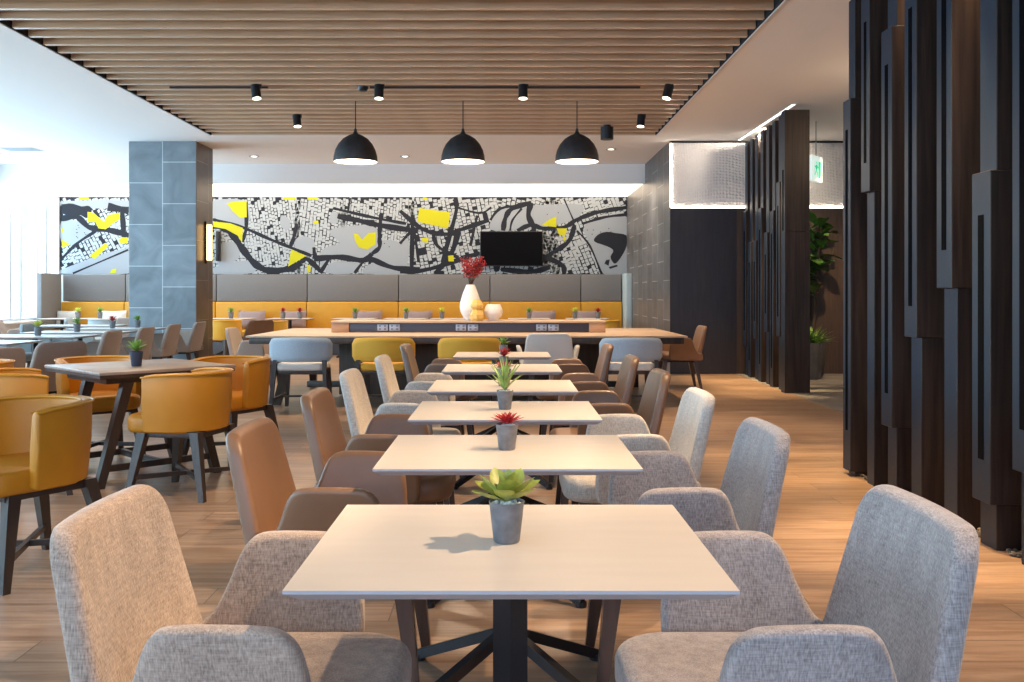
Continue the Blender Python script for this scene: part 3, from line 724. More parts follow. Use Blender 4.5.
tabs = [(.007, 1.893, 'white square cafe table nearest the camera with a lime green succulent on it'),
        (.003, 2.98, 'white cafe table second from the front with a small red succulent on it'),
        (-.006, 4.01, 'white cafe table third from the front with a spiky green agave on it'),
        (-.02, 5.07, 'white cafe table fourth from the front, just behind the agave'),
        (-.03, 6.27, 'white cafe table second from the far end of the row'),
        (-.035, 7.63, 'white cafe table at the far end of the row facing the camera')]
for x, D, lb in tabs: inst(tw, (x, D, 0), 0, lb, 'row of white cafe tables')

# ------------------------------------------------------------------ potted plants
def potted(kind, pot='pot', s=1.0):
    t = empty({'lime': 'potted_succulent', 'red': 'potted_succulent', 'agave': 'potted_agave'}.get(kind, 'potted_plant')); t['category'] = 'plant'
    bm = NB(); lathe(bm, [(0, 0), (.024*s, 0), (.026*s, .003*s), (.0345*s, .076*s), (.0355*s, .079*s), (.033*s, .079*s), (.031*s, .068*s), (0, .068*s)], 28)
    finish(bm, 'pot', M[pot], t)
    rnd = random.Random(hash(kind) % 7 if False else len(kind)*13)
    bm = NB()
    for i in range(30):
        a = rnd.random()*2*PI; r = .027*s*math.sqrt(rnd.random())
        bmesh.ops.create_icosphere(bm, subdivisions=1, radius=.0055*s*(.7+rnd.random()*.5), matrix=Matrix.Translation((r*math.cos(a), r*math.sin(a), .072*s+.004*s*rnd.random())))
    finish(bm, 'pebbles', M['pebble'] if kind in ('lime', 'red', 'agave') else M['soil'], t)
    bm = NB(); z0 = .078*s
    if kind == 'lime':
        for ring, (n, el, L, W) in enumerate(((6, .22, .084, .042), (5, .6, .08, .042), (3, 1.05, .065, .036))):
            for i in range(n): leaf(bm, (0,0,z0), 2*PI*i/n+ring*.5+rnd.random()*.25, el+rnd.random()*.15, L*s, W*s, -.25, 7, 1.5)
        m_ = 'leaf_lime'
    elif kind == 'red':
        for ring, (n, el, L, W) in enumerate(((13, .25, .062, .012), (11, .6, .055, .012), (8, 1.0, .042, .011))):
            for i in range(n): leaf(bm, (0,0,z0), 2*PI*i/n+ring*.3+rnd.random()*.2, el+rnd.random()*.2, L*s, W*s, .1, 5, 1.2)
        m_ = 'leaf_red'
    elif kind == 'agave':
        for ring, (n, el, L, W) in enumerate(((7, .75, .12, .014), (8, 1.0, .15, .015), (6, 1.3, .15, .014))):
            for i in range(n): leaf(bm, (0,0,z0), 2*PI*i/n+ring*.4+rnd.random()*.3, el+rnd.random()*.2, L*s, W*s, .35, 6, .55)
        m_ = 'leaf_agave'
    else:
        for ring, (n, el, L, W) in enumerate(((9, .5, .075, .018), (8, .9, .08, .018), (5, 1.3, .07, .016))):
            for i in range(n): leaf(bm, (0,0,z0), 2*PI*i/n+ring*.4+rnd.random()*.3, el+rnd.random()*.2, L*s, W*s, .3, 5, .8)
        m_ = {'bright': 'leaf_bright', 'rust': 'leaf_red'}.get(kind, 'leaf_green')
    o = finish(bm, 'leaves', M[m_], t, ang=80)
    return t
PL = {'lime': potted('lime'), 'red': potted('red'), 'agave': potted('agave'), 'green': potted('green'), 'bright': potted('bright'), 'rust': potted('rust'), 'navy': potted('spiky', 'pot_navy', 1.25)}
zt = .7425
for k, px, D, s, lb in (('lime', 506.7, 1.885, 1, 'lime green broad-leaved succulent in a zinc pot on the nearest white table'),
        ('red', 507, 2.995, 1, 'red spiky succulent in a zinc pot on the second white table'),
        ('agave', 505, 4.03, 1, 'spiky green agave in a zinc pot on the third white table'),
        ('red', 504, 5.05, 1.12, 'red succulent showing behind the agave on the fourth white table'),
        ('rust', 504, 6.3, .9, 'tiny brownish potted plant on the fifth white table'),
        ('green', 503.5, 7.6, 1, 'small green potted plant on the farthest white table')):
    o = inst(PL[k], (X(px, D), D, zt), .3, lb, 'small pots along the white tables'); o.scale = (s, s, s)

# ------------------------------------------------------------------ communal table
ct = empty('communal_table', (-.42, 11.57, 0), 0, 'long wooden communal table with dark edge and raised power box', 'table')
def cb(name, m, x0, x1, y0, y1, z0, z1, bev=.004): return simple(name, M[m], ct, (x0+.42, x1+.42, y0-11.57, y1-11.57, z0, z1), bev=bev)
cb('tabletop', 'oak_top', -2.83, 1.96, 10.40, 12.74, .745, .765)
cb('table_apron', 'darkwood', -2.80, 1.93, 10.43, 12.71, .675, .745)
cb('modesty_panel', 'brown_panel', -2.0, 1.15, 11.45, 11.7, .02, .675)
for sx in (-2.45, 1.6):
    for sy in (-1, 1):
        bm = NB(); vleg(bm, (sx+.42, sy*.55, .675), (sx+.42+(.08 if sx > 0 else -.08), sy*1.0, 0), .11, .08); finish(bm, 'leg', M['darkwood'], ct, smooth=False)
cb('floor_rail', 'darkwood', -2.4, 1.55, 11.52, 11.62, .1, .17)
rb = empty('power_box', (0, 0, 0)); rb.parent = ct
def rbx(name, m, x0, x1, y0, y1, z0, z1, bev=.003):
    o = simple(name, M[m], rb, (x0+.42, x1+.42, y0-11.57, y1-11.57, z0, z1), bev=bev); return o
rbx('box_top', 'oak_top', -2.07, 1.17, 11.29, 11.95, .878, .900)
rbx('box_end', 'oak_end', -2.065, -1.86, 11.30, 11.94, .766, .878); rbx('box_end', 'oak_end', .97, 1.165, 11.30, 11.94, .766, .878)
rbx('box_front', 'navy_panel', -1.86, .97, 11.315, 11.93, .766, .878)
for c in (388.5, 467, 547.5):
    for d in (-6, 6):
        x = X(c+d, 11.3)
        bm = NB(); box(bm, x+.42-.062, x+.42+.062, 11.30-11.57, 11.315-11.57, .785, .862, bev=.004)
        for ox in (-.03, .03):
            for oz in (.806, .842): box(bm, x+.42+ox-.012, x+.42+ox+.012, 11.297-11.57, 11.3-11.57, oz-.009, oz+.009, mi=1)
        finish(bm, 'power_socket', [M['outlet'], M['outlet_dark']], rb)

# vase and lamp on the power box
zb = .9005; Dv = 11.6
t = empty('vase', (X(470.5, Dv), Dv, zb), 0, 'tall white teardrop vase on the power box of the communal table', 'vase')
bm = NB(); lathe(bm, [(0,0), (.06,0), (.085,.03), (.12,.10), (.132,.16), (.125,.22), (.095,.32), (.062,.40), (.05,.43), (.044,.43), (.05,.40), (.0,.38)], 36); finish(bm, 'vase_body', M['ceramic'], t)
t2 = empty('red_branches', (X(470.5, Dv), Dv, zb+.383), 0, 'bunch of deep red berry branches standing in the tall white vase', 'flowers')
bm = NB(); rnd = random.Random(5)
tips = []
for i in range(22):
    a = rnd.random()*2*PI; r = .17*math.sqrt(rnd.random()); h = .36 - r*.5 + rnd.random()*.07
    pts = [(0,0,0), (r*.3*math.cos(a), r*.3*math.sin(a), h*.4), (r*math.cos(a), r*math.sin(a), h)]
    tube(bm, pts, .0025, 4); tips.append(pts)
finish(bm, 'stems', M['trunk'], t2)
bm = NB()
for p in tips:
    for k in range(24):
        q = Vector(p[1]).lerp(Vector(p[2]), .15+rnd.random()*.9) + Vector((rnd.uniform(-.03,.03), rnd.uniform(-.03,.03), rnd.uniform(-.02,.03)))
        bmesh.ops.create_icosphere(bm, subdivisions=1, radius=.0075+.005*rnd.random(), matrix=Matrix.Translation(q))
o = finish(bm, 'berries', M['berry'], t2); o['kind'] = 'stuff'
t = empty('vase', (X(477, 11.40), 11.39, zb), 0, 'small stacked yellow vase in front of the tall white vase', 'vase')
bm = NB(); lathe(bm, [(0,0), (.07,0), (.082,.03), (.082,.07), (.06,.125), (.055,.135), (.075,.165), (.075,.19), (.05,.24), (.045,.25), (.038,.25), (.04,.22), (0,.2)], 8); finish(bm, 'vase_body', M['ceramic_y'], t, ang=20)
t = empty('vase', (X(493.5, 11.5), 11.5, zb), 0, 'squat round white bowl vase right of the yellow vase', 'vase')
bm = NB(); lathe(bm, [(0,0), (.06,0), (.065,.02), (.10,.06), (.112,.10), (.10,.16), (.08,.195), (.074,.195), (.09,.15), (.09,.09), (0,.05)], 32); finish(bm, 'vase_body', M['ceramic'], t)

# ------------------------------------------------------------------ side chairs with curved pad back (facing +y, away from camera)
def pad_chair(backm, seatm):
    t = empty('dining_chair'); t['category'] = 'chair'
    def fb(x, z, w):
        return (x, -.27 + w*(1) + .12*(x/.33)**2 - .04*(z-.65), z)
    bm = NB(); pts = rrect(-.33, .33, .515, .765, .055, 6)
    # subdivide the long outlines so the pad can curve
    q = []
    for i, p in enumerate(pts):
        n = pts[(i+1) % len(pts)]; k = max(1, int(abs(n[0]-p[0])/.05))
        for j in range(k): q.append((p[0]+(n[0]-p[0])*j/k, p[1]+(n[1]-p[1])*j/k))
    # strip-built pad: columns front and back
    bm.free(); bm = NB()
    cols = 24; rowsn = 8; grid = {}
    def edgez(u):
        d = max(0, abs(u)-.275); r = .055
        dz = r - math.sqrt(max(0, r*r-d*d)) if d > 0 else 0
        return .515+dz, .770-dz - .012*(u/.33)**2
    for side in (0, 1):
        for i in range(cols+1):
            u = -.33 + .66*i/cols; z0, z1 = edgez(u)
            for j in range(rowsn+1):
                v = j/rowsn; z = z0+(z1-z0)*v
                e = min(1, (min(v, 1-v)*(z1-z0)/.03), (.33-abs(u))/.03); e = max(0, e)
                th = .028*math.sqrt(max(0, 1-(1-e)**2))
                grid[side, i, j] = bm.verts.new(fb(u, z, (-th if side == 0 else th)))
    for side in (0, 1):
        for i in range(cols):
            for j in range(rowsn):
                f = [grid[side,i,j], grid[side,i+1,j], grid[side,i+1,j+1], grid[side,i,j+1]]
                bm.faces.new(f if side == 0 else f[::-1])
    bmesh.ops.remove_doubles(bm, verts=bm.verts[:], dist=.0005)
    finish(bm, 'backrest', backm, t, ang=70)
    bm = NB(); prism(bm, rrect(-.25, .25, -.24, .25, [.06, .06, .09, .09], 6), .075, lambda x, y, w: (x, y, .46+w+(.01*(1-(x/.26)**2) if w > 0 else 0)), .028, 3)
    finish(bm, 'seat', seatm, t, ang=50)
    simple('seat_rail', M['darkwood'], t, (-.24, .24, -.22, .23, .385, .425), bev=.004)
    for sx in (-1, 1):
        bm = NB(); vleg(bm, (sx*.255, -.205, .535), (sx*.285, -.30, 0), .042, .034); finish(bm, 'leg', M['darkwood'], t, smooth=False)
        bm = NB(); vleg(bm, (sx*.215, .21, .425), (sx*.24, .25, 0), .05, .034); finish(bm, 'leg', M['darkwood'], t, smooth=False)
        bm = NB(); beam(bm, (sx*.262, -.28, .14), (sx*.234, .24, .14), .02, None, .035); finish(bm, 'stretcher', M['darkwood'], t, smooth=False)
    bm = NB(); beam(bm, (-.25, -.02, .14), (.25, -.02, .14), .02, None, .035); finish(bm, 'stretcher', M['darkwood'], t, smooth=False)
    return t
pb = pad_chair(M['blue_fab'], M['cream_fab']); py = pad_chair(M['yellow_fab'], M['yellow_fab'])
Dc = 10.17
for proto, px, lb in ((pb, 304, 'pale blue curved-back chair with cream seat, at the left of the communal table'), (py, 385.5, 'yellow curved-back chair left of the vase at the communal table'), (py, 470, 'yellow curved-back chair straight behind the far white table'), (pb, 629, 'pale blue curved-back chair with cream seat, at the right of the communal table')):
    inst(proto, (X(px, Dc), Dc, 0), 0, lb, 'curved-back chairs on the near side of the communal table')
inst(A['creamy'], (X(547, 10.6), 10.42, 0), PI/2, 'light grey armchair with its back to the camera at the communal table', 'armchairs at the communal table')
inst(A['taupe'], (-3.05, 11.75, 0), 0, 'taupe armchair at the left head of the communal table', 'armchairs at the communal table')
inst(A['leather'], (X(697, 12.5)-.26, 12.45, 0), PI, 'tan armchair at the right head of the communal table', 'armchairs at the communal table')

# ------------------------------------------------------------------ mustard barrel chairs (facing +x)
def barrel(m=M['mustard'], pipe=M['mustard_pipe'], zt_=.755, lg=M['darkwood']):
    t = empty('barrel_chair'); t['category'] = 'chair'
    R = .285; path = []
    for i in range(5): path.append((.15 - i*.0205, -R, 0))
    for i in range(1, 16):
        a = -PI/2 - PI*i/16; path.append((.05+ R*math.cos(a)*1.0, R*math.sin(a), 0))
    for i in range(5): path.append((.068 + i*.0205, R, 0))
    n = len(path)
    bm = NB(); th = .05; z0 = .405
    rows_ = []
    # cross section of the wall from outer bottom round the top to inner bottom
    sec = [(0, 0), (.006, .5), (0, .93), (-.006, .975), (-.025, 1.0), (-.044, .975), (-.05, .93), (-.05, .5), (-.05, 0)]
    for i, p in enumerate(path):
        a = Vector(path[max(0, i-1)]); b = Vector(path[min(n-1, i+1)]); tg = (b-a).normalized(); nr = Vector((tg.y, -tg.x, 0))
        if nr.dot(Vector(p)-Vector((.1,0,0))) < 0: nr = -nr
        k = i/(n-1); arm = max(0, abs(k-.5)*2-.5)/.5
        ztop = zt_ - .02*arm; row = []
        for off, v in sec:
            zz = z0 + (ztop-z0)*v; flare = .02*v - .012
            q = Vector(p) + nr*(off+flare); row.append(bm.verts.new((q.x + .03*v*0, q.y, zz)))
        rows_.append(row)
    for a, b in zip(rows_, rows_[1:]):
        for k in range(len(sec)-1): bm.faces.new([a[k], a[k+1], b[k+1], b[k]])
        bm.faces.new([a[-1], a[0], b[0], b[-1]])
    bm.faces.new(rows_[0]); bm.faces.new(rows_[-1][::-1])
    es = [e for e in bm.edges if len(e.link_faces) == 2 and (e.verts[0] in rows_[0] and e.verts[1] in rows_[0] or e.verts[0] in rows_[-1] and e.verts[1] in rows_[-1])]
    bmesh.ops.bevel(bm, geom=es, offset=.012, segments=3, profile=.5, affect='EDGES')
    finish(bm, 'shell', m, t, ang=50)
    bm = NB()
    for idx in (2, 6):
        tube(bm, [r.copy() for r in [Vector((path[i][0], path[i][1], 0)) for i in range(0)]] or [(0,0,.5),(0,0,.501)], .0001, 3)
    bm.free()
    # piping round the upper rim, outside and inside
    bm = NB()
    for off in (.012, -.042):
        pts = []
        for i, p in enumerate(path):
            a = Vector(path[max(0, i-1)]); b = Vector(path[min(n-1, i+1)]); tg = (b-a).normalized(); nr = Vector((tg.y, -tg.x, 0))
            if nr.dot(Vector(p)-Vector((.1,0,0))) < 0: nr = -nr
            k = i/(n-1); arm = max(0, abs(k-.5)*2-.5)/.5
            q = Vector(p)+nr*(off); pts.append((q.x, q.y, zt_-.02*arm-.009))
        tube(bm, pts, .005, 6)
    finish(bm, 'piping', pipe, t)
    bm = NB(); prism(bm, rrect(-.185, .33, -.232, .232, [.17, .1, .1, .17], 8), .10, lambda x, y, w: (x, y, .435+w+(.012*(1-(y/.26)**2) if w > 0 else 0)), .03, 3)
    finish(bm, 'seat', m, t, ang=50)
    simple('seat_frame', lg, t, (-.17, .24, -.2, .2, .36, .40), bev=.004)
    feet = []
    for sx, sy in ((1,1),(1,-1),(-1,1),(-1,-1)):
        ft = (.27 if sx > 0 else -.235, sy*.25, 0); tp = (.2 if sx > 0 else -.15, sy*.185, .40); feet.append((tp, ft))
        bm = NB(); vleg(bm, tp, ft, .058, .034); finish(bm, 'leg', lg, t, smooth=False)
    def at(i, z): tp, ft = feet[i]; k = z/.40; return tuple(ft[j]+(tp[j]-ft[j])*k for j in range(3))
    for a, b in ((0, 3), (1, 2)):
        bm = NB(); beam(bm, at(a, .12), at(b, .12), .022, None, .03, None, up=(0,0,1)); finish(bm, 'stretcher', lg, t, smooth=False)
    return t
bc = barrel(); bcb = barrel(M['taupe_fab'], M['taupe_fab']); bcs = barrel(M['sage_fab'], M['sage_fab'])
bcy = barrel(M['yellow_fab'], M['yellow_fab'])
G = 'mustard barrel chairs round the dark square table'
inst(bc, (-1.955, 5.94, 0), math.radians(166), 'mustard barrel chair in front of the dark square table, its round back to the camera', G)
inst(bc, (-2.02, 7.12, 0), math.radians(240), 'mustard barrel chair behind the right corner of the dark square table', G)
inst(bc, (-3.03, 7.1, 0), math.radians(-50), 'mustard barrel chair behind the dark square table, orange inside facing the camera', G)
inst(bc, (-3.02, 5.93, 0), math.radians(30), 'mustard barrel chair left of the dark square table, seat tucked under it', G)
inst(bc, (-2.12, 4.28, 0), math.radians(238), 'large mustard barrel chair at the left edge, nearest mustard one', 'other mustard barrel chairs')
inst(bc, (-3.72, 6.72, 0), math.radians(200), 'mustard barrel chair peeking out behind the others at the far left edge', 'other mustard barrel chairs')
dt = empty('square_table', (-2.49, 6.52, 0), PI/4, 'dark-framed square table with grey-brown top among the mustard chairs', 'table')
simple('tabletop', M['ash_top'], dt, (-.46, .46, -.46, .46, .722, .742), bev=.003)
simple('top_edge', M['darkwood'], dt, (-.455, .455, -.455, .455, .70, .722))
bm = NB()
for s in (-1, 1): box(bm, -.34, .34, s*.30-.02, s*.30+.02, .655, .70); box(bm, s*.34-.02, s*.34+.02, -.32, .32, .655, .70)
finish(bm, 'under_frame', M['darkwood'], dt, smooth=False)
for sx in (-1, 1):
    for sy in (-1, 1):
        bm = NB(); vleg(bm, (sx*.22, sy*.30, .66), (sx*.40, sy*.30, 0), .065, .055); finish(bm, 'leg', M['darkwood'], dt, smooth=False)
for s in (-1, 1):
    simple('stretcher', M['darkwood'], dt, (-.38, .38, s*.30-.015, s*.30+.015, .10, .14))
simple('stretcher', M['darkwood'], dt, (-.016, .016, -.30, .30, .10, .14))
inst(PL['navy'], (X(136.5, 6.4), 6.4, .7425), 0, 'spiky green plant in a navy pot on the dark square table', 'pots on the left side tables')

# ------------------------------------------------------------------ left side: grey armchairs at window-side tables
G2 = 'grey taupe armchairs along the right of the window-side tables'
for D, xo, lb in ((10.85, -4.33, 'taupe armchair in profile, nearest of the four in the row facing the windows'), (12.0, -4.38, 'taupe armchair in profile, second nearest of the row facing the windows'), (13.1, -4.42, 'taupe armchair in profile, third of the row, in front of the tiled column'), (14.15, -4.40, 'taupe armchair in profile nearest the right edge of the tiled column')):
    inst(A['taupe'], (xo-.43, D, 0), PI, lb, G2)
inst(A['taupe'], (-4.15, 8.55, 0), math.radians(148), 'grey brown armchair seen from behind above the left mustard chairs', G2)
inst(A['taupe'], (-4.22, 7.62, 0), math.radians(145), 'grey brown armchair seen from behind, cut by the left edge', G2)
tl = cafe_table(1.2, .72, 'table_blue')
for D, lb in ((9.55, 'pale window-side table cut by the left edge, nearest of its row'), (10.95, 'pale window-side table with a yellow-green plant, second of its row'), (12.1, 'pale window-side table with a bushy green plant, third of its row'), (13.3, 'pale window-side table in front of the column, fourth of its row'), (14.5, 'pale window-side table farthest in its row, beside the column')):
    inst(tl, (-5.38 if D < 14 else -6.45, D, 0), 0, lb, 'pale tables by the windows')
for k, px, D, lb in (('bright', 38, 11.0, 'bright yellow-green plant in a pot on a window-side table at the left'), ('green', 77, 12.06, 'bushy green potted plant on a pale table at the left'), ('rust', 112.5, 13.25, 'dark reddish potted plant on a pale table before the column'), ('green', 137.5, 13.55, 'upright green potted plant in front of the column foot')):
    o = inst(PL[k], (X(px, D), D, zt), 0, lb, 'pots on the left side tables'); s = 1.25; o.scale = (s, s, s)
for k, x, D, rz, lb in (('sage', -6.28, 12.1, 0, 'grey armchair at the left edge facing into the room, nearest of its row'), ('sage', -6.28, 13.25, 0, 'blue grey armchair at the windows, second of its row facing into the room'), ('taupe', -7.75, 15.3, .3, 'grey armchair beside the window glass at the far left'), ('sage', -7.1, 16.3, .2, 'blue grey armchair by the windows in front of the banquette corner'), ('taupe', -6.5, 16.9, PI/2, 'taupe armchair with its back to the camera left of the column')):
    inst(A[k], (x, D, 0), rz, lb, 'armchairs by the windows')

# ------------------------------------------------------------------ tables and chairs along the banquette
tb = cafe_table(.8, .7, 'table_white')
for px, pot_, lb in ((62, None, 'white cafe table at the banquette corner by the windows'), (104, 'bright', 'white cafe table at the banquette just left of the column'), (231, 'green', 'white cafe table at the banquette just right of the column'), (290, 'rust', 'white cafe table at the banquette, second right of the column'), (355, 'green', 'white cafe table at the banquette, third right of the column'), (406, 'green', 'white cafe table at the banquette, fourth right of the column'), (452, 'bright', 'white cafe table at the banquette behind the tall white vase'), (529, 'green', 'white cafe table at the banquette under the television'), (587, 'bright', 'white cafe table at the right end of the banquette')):
    x = X(px, 18.45); inst(tb, (x, 18.45, 0), 0, lb, 'cafe tables along the banquette')
for k, px, lb in (('bright', 78, 'pale yellow-green plant on a table left of the column by the banquette'), ('green', 100, 'dark green plant on a banquette table left of the column'), ('green', 231, 'small green plant on the banquette table right of the column'), ('rust', 283, 'small reddish plant on the second banquette table right of the column'), ('rust', 300, 'small red flowering plant at the right of the second banquette table'), ('green', 355, 'green plant on a banquette table left of the power box'), ('green', 406, 'green plant on a banquette table behind the left power sockets'), ('bright', 442, 'bright yellow-green plant left of the tall white vase'), ('green', 529, 'dark green plant on the banquette table under the television'), ('bright', 575, 'bright yellow-green plant on the rightmost banquette table'), ('rust', 598, 'small dark plant at the right end of the banquette tables')):
    D = 18.4; o = inst(PL[k], (X(px, D), D, zt), random.random()*3, lb, 'pots along the banquette'); o.scale = (1.5, 1.5, 1.5)
for proto, px, D, rz, lb in ((bcy, 227, 17.2, 2.6, 'yellow barrel chair right beside the tiled column'), (bcy, 272, 16.6, 2.2, 'yellow barrel chair left of the communal table end, near the banquette'), (A['leather'], 250, 15.4, 2.4, 'tan armchair behind the left end of the communal table'),
        (bcs, 357, 17.6, PI/2, 'blue grey barrel chair at the banquette, left of centre'), (bcy, 378, 17.0, PI/2, 'yellow barrel chair at the banquette behind the power box left end'), (bcs, 409, 17.6, PI/2, 'blue grey barrel chair at the banquette behind the power sockets'), (bcy, 458, 17.5, PI/2, 'yellow barrel chair behind the tall white vase'), (bcy, 525, 17.4, PI/2, 'yellow barrel chair at the banquette below the television'), (bcs, 592, 17.7, PI/2, 'blue grey barrel chair at the right end of the banquette'), (bcy, 604, 17.0, 1.8, 'yellow barrel chair near the blue end board of the banquette'),
        (bcs, 104, 17.6, PI/2, 'blue grey barrel chair at the banquette just left of the column')):
    inst(proto, (X(px, D), D, 0), rz, lb, 'chairs along the banquette')
def cushion(name, m, x, D, w, h, rz, label):
    bm = NB(); n = 10
    for side in (-1, 1):
        g = {}
        for i in range(n+1):
            for j in range(n+1):
                u, v = i/n*2-1, j/n*2-1
                b_ = (1-u*u)*(1-v*v); pin = 1-.07*(u*u*v*v*0 + (1-abs(abs(u)-0))*abs(v)**4*0)
                g[i, j] = bm.verts.new((u*w/2*(1-.06*(1-v*v)*u*u*-1*0), side*.075*b_**.45, v*h/2*(1-.07*(1-u*u))))
        for i in range(n):
            for j in range(n): bm.faces.new([g[i,j], g[i+1,j], g[i+1,j+1], g[i,j+1]])
    bmesh.ops.remove_doubles(bm, verts=bm.verts[:], dist=.0008)
    o = finish(bm, name, M[m], ang=80); o.location = (x, D, .505+h/2*math.cos(.2)+.02); o.rotation_euler = (-.2, 0, rz); tag(o, label, 'cushion', 'cushions on the banquette')
for px, m, w, lb in ((252, 'mauve', .55, 'mauve cushion leaning on the yellow banquette near the column'), (294, 'mauve', .5, 'mauve cushion behind the second banquette table right of the column'), (370, 'mauve', .5, 'mauve cushion on the banquette left of the vase, behind a green pot'), (420, 'mauve', .5, 'mauve cushion on the banquette just left of the tall vase'), (543, 'mauve', .5, 'mauve cushion on the banquette below the television'), (587, 'mauve', .45, 'mauve cushion at the right end of the banquette'), (114, 'grey_cush', .5, 'pale grey cushion on the banquette left of the column'), (68, 'grey_cush', .42, 'pale grey cushion in the banquette corner by the windows')):
    cushion('cushion', m, X(px, 19.4), 19.36, w, .36, random.uniform(-.1, .1), lb)

# ------------------------------------------------------------------ slatted timber screens
def fin(parent, D, x0, w, th, segs, z_top, z0=0.0):
    """one fin: a slim core plus a wider sleeve with a slot cut into its edge. segs = list of (zlo, zhi, dx, wextra, slot)"""
    bm = NB()
    for q, (a, b, dx, we, slot) in enumerate(segs):
        g_ = (.012 if dx > 0 else 0) + (-.004 if dx < 0 else 0) - .0012*q
        box(bm, x0-dx, x0+w+we, D-th*.5-g_, D+th*.5+g_, max(a, z0), min(b, z_top)-.0007*q, bev=.003, seg=1)
    bm.normal_update()
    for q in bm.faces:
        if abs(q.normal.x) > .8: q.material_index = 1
    f = finish(bm, 'fin', [M['fin'], M['fin_daylight']], parent, smooth=False)
    for (a, b, dx, we, slot) in segs:
        if slot:
            bm = NB(); box(bm, x0-dx-.002, x0-dx+.004, D-th*.17, D+th*.17, slot[0], slot[1]); finish(bm, 'slot', M['slot'], f, smooth=False)
            bm = NB(); box(bm, x0-dx+th*.2, x0-dx+th*.26, D-th*.5-.0145, D-th*.5-.012, a+.002, b-.002)
            bm.free()
def scr(name, loc, label):
    return empty(name, loc, 0, label, 'room divider')
s2 = scr('slatted_screen', (0, 0, 0), 'tall dark timber fin screen at the right side nearest the camera')
xf = 2.30
def zz(py, D): return Z(py, D)
near = [ # far-edge px, core/sleeve data
 (842, .12, [('core', -1, 999), ('sleeve', 100, 470, (130, 430))]),
 (860, .12, [('sleeve', -200, 192, (22, 163)), ('core', 192, 999)]),
 (880, .14, [('core', -200, 30), ('sleeve', 29, 426, (65, 393)), ('core', 426, 999)]),
 (903, .14, [('sleeve', -200, 337, (8, 306)), ('core', 337, 999)]),
 (935, .15, [('sleeve', -200, 288, (-100, 250)), ('core', 288, 999)]),
 (970, .16, [('core', -200, 172), ('sleeve', 172, 501, (215, 459)), ('core', 501, 999)]),
 (1010, .16, [('sleeve', -200, 473, (-100, 430)), ('core', 473, 999)]),
 (1056, .16, [('core', -200, 300), ('sleeve', 300, 999, (330, 600))]),
 (1110, .16, [('sleeve', -200, 400, (-50, 330)), ('core', 400, 999)])]
for px, th, parts in near:
    D = xf*F/(px-VX) - th/2 - .03
    segs = []
    for p in parts:
        zhi = H if p[1] < -10 else min(H, Z(p[1], D)); zlo = 0.0 if p[2] > 900 else max(0.0, Z(p[2], D))
        if p[0] == 'core': segs.append((0.0 if p[2] > 900 else zlo, zhi if p[1] > -10 else H, 0, 0, None))
        else: segs.append((zlo, zhi, .035, .015, (max(zlo+.05, Z(p[3][1], D)), min(zhi-.05, Z(p[3][0], D)))))
    segs.append((0.0, H, -.012, -.004, None))
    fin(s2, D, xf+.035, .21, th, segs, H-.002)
s1 = scr('slatted_screen', (0, 0, 0), 'farther dark timber fin screen standing by the wall behind the first')
rnd = random.Random(11)
ds = [11.85 + i*.36 for i in range(8)]
for i, D in enumerate(ds):
    hi = rnd.uniform(1.9, 2.7); lo = rnd.uniform(.4, 1.0)
    a, b = (lo, hi) if i % 2 else (.0, hi)
    slot = (a+.25, b-.3)
    if i == 0: segs = [(0, H-.02, 0, .1, (1.35, 2.55)), ]; fin(s1, D, 3.41, .26, .16, [(0, 1.98, .0, .05, None), (1.985, H, .0, .045, (2.0, 2.75)), (0, H, -.01, .0, None)], H-.06); continue
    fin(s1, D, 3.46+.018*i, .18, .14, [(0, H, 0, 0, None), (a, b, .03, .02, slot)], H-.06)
# gravel bed beneath the near screen
bm = NB(); rnd = random.Random(2)
for i in range(2200):
    x = rnd.uniform(2.36, 2.95); y_ = rnd.uniform(3.6, 6.7); r = rnd.uniform(.008, .018)
    bmesh.ops.create_icosphere(bm, subdivisions=1, radius=r, matrix=Matrix.Translation((x, y_, r*.5+.002)) @ Matrix.Diagonal((1, rnd.uniform(.6, 1.3), .7, 1)))
o = finish(bm, 'gravel', M['gravel'], smooth=False); tag(o, 'bed of small brown gravel between the fins of the near screen', 'gravel', kind='stuff')

# exit sign
t = empty('exit_sign', (X(816, 12.9), 12.9, Z(169, 12.9)), math.radians(52), 'green and white running man exit sign hanging beyond the far screen', 'sign')
simple('sign_panel', M['sign_w'], t, (-.19, .19, -.02, .02, -.17, .17), bev=.004)
bm = NB()
box(bm, -.15, .15, -.0225, -.0205, -.14, .12, mi=0)
def pt(u, v): return (u, -.0235, v)
def tri(pts): 
    vs = [bm.verts.new(pt(*p)) for p in pts]; f = bm.faces.new(vs); f.material_index = 1
tri([(.03,-.12),(.12,-.12),(.12,.10),(.03,.10)])
for q in ([(-.06,.085),(-.035,.10),(-.015,.08),(-.035,.055)], [(-.07,.05),(-.02,.055),(.0,.0),(-.04,-.03),(-.075,-.01)], [(-.02,.05),(.03,.02),(.025,.005),(-.03,.03)], [(-.07,.045),(-.12,.02),(-.11,.0),(-.07,.02)], [(-.04,-.02),(.01,-.05),(-.0,-.11),(-.02,-.11),(-.02,-.06),(-.06,-.03)], [(-.07,-.01),(-.05,-.05),(-.10,-.10),(-.13,-.09),(-.08,-.05)]): tri(q)
finish(bm, 'pictogram', [M['sign_w'], M['sign_g']], t, smooth=False)
bm = NB(); cyl(bm, (0,0,.17), (0,0,H-Z(169,12.9)-.002), .008, n=8); finish(bm, 'hanger', M['vent'], t)

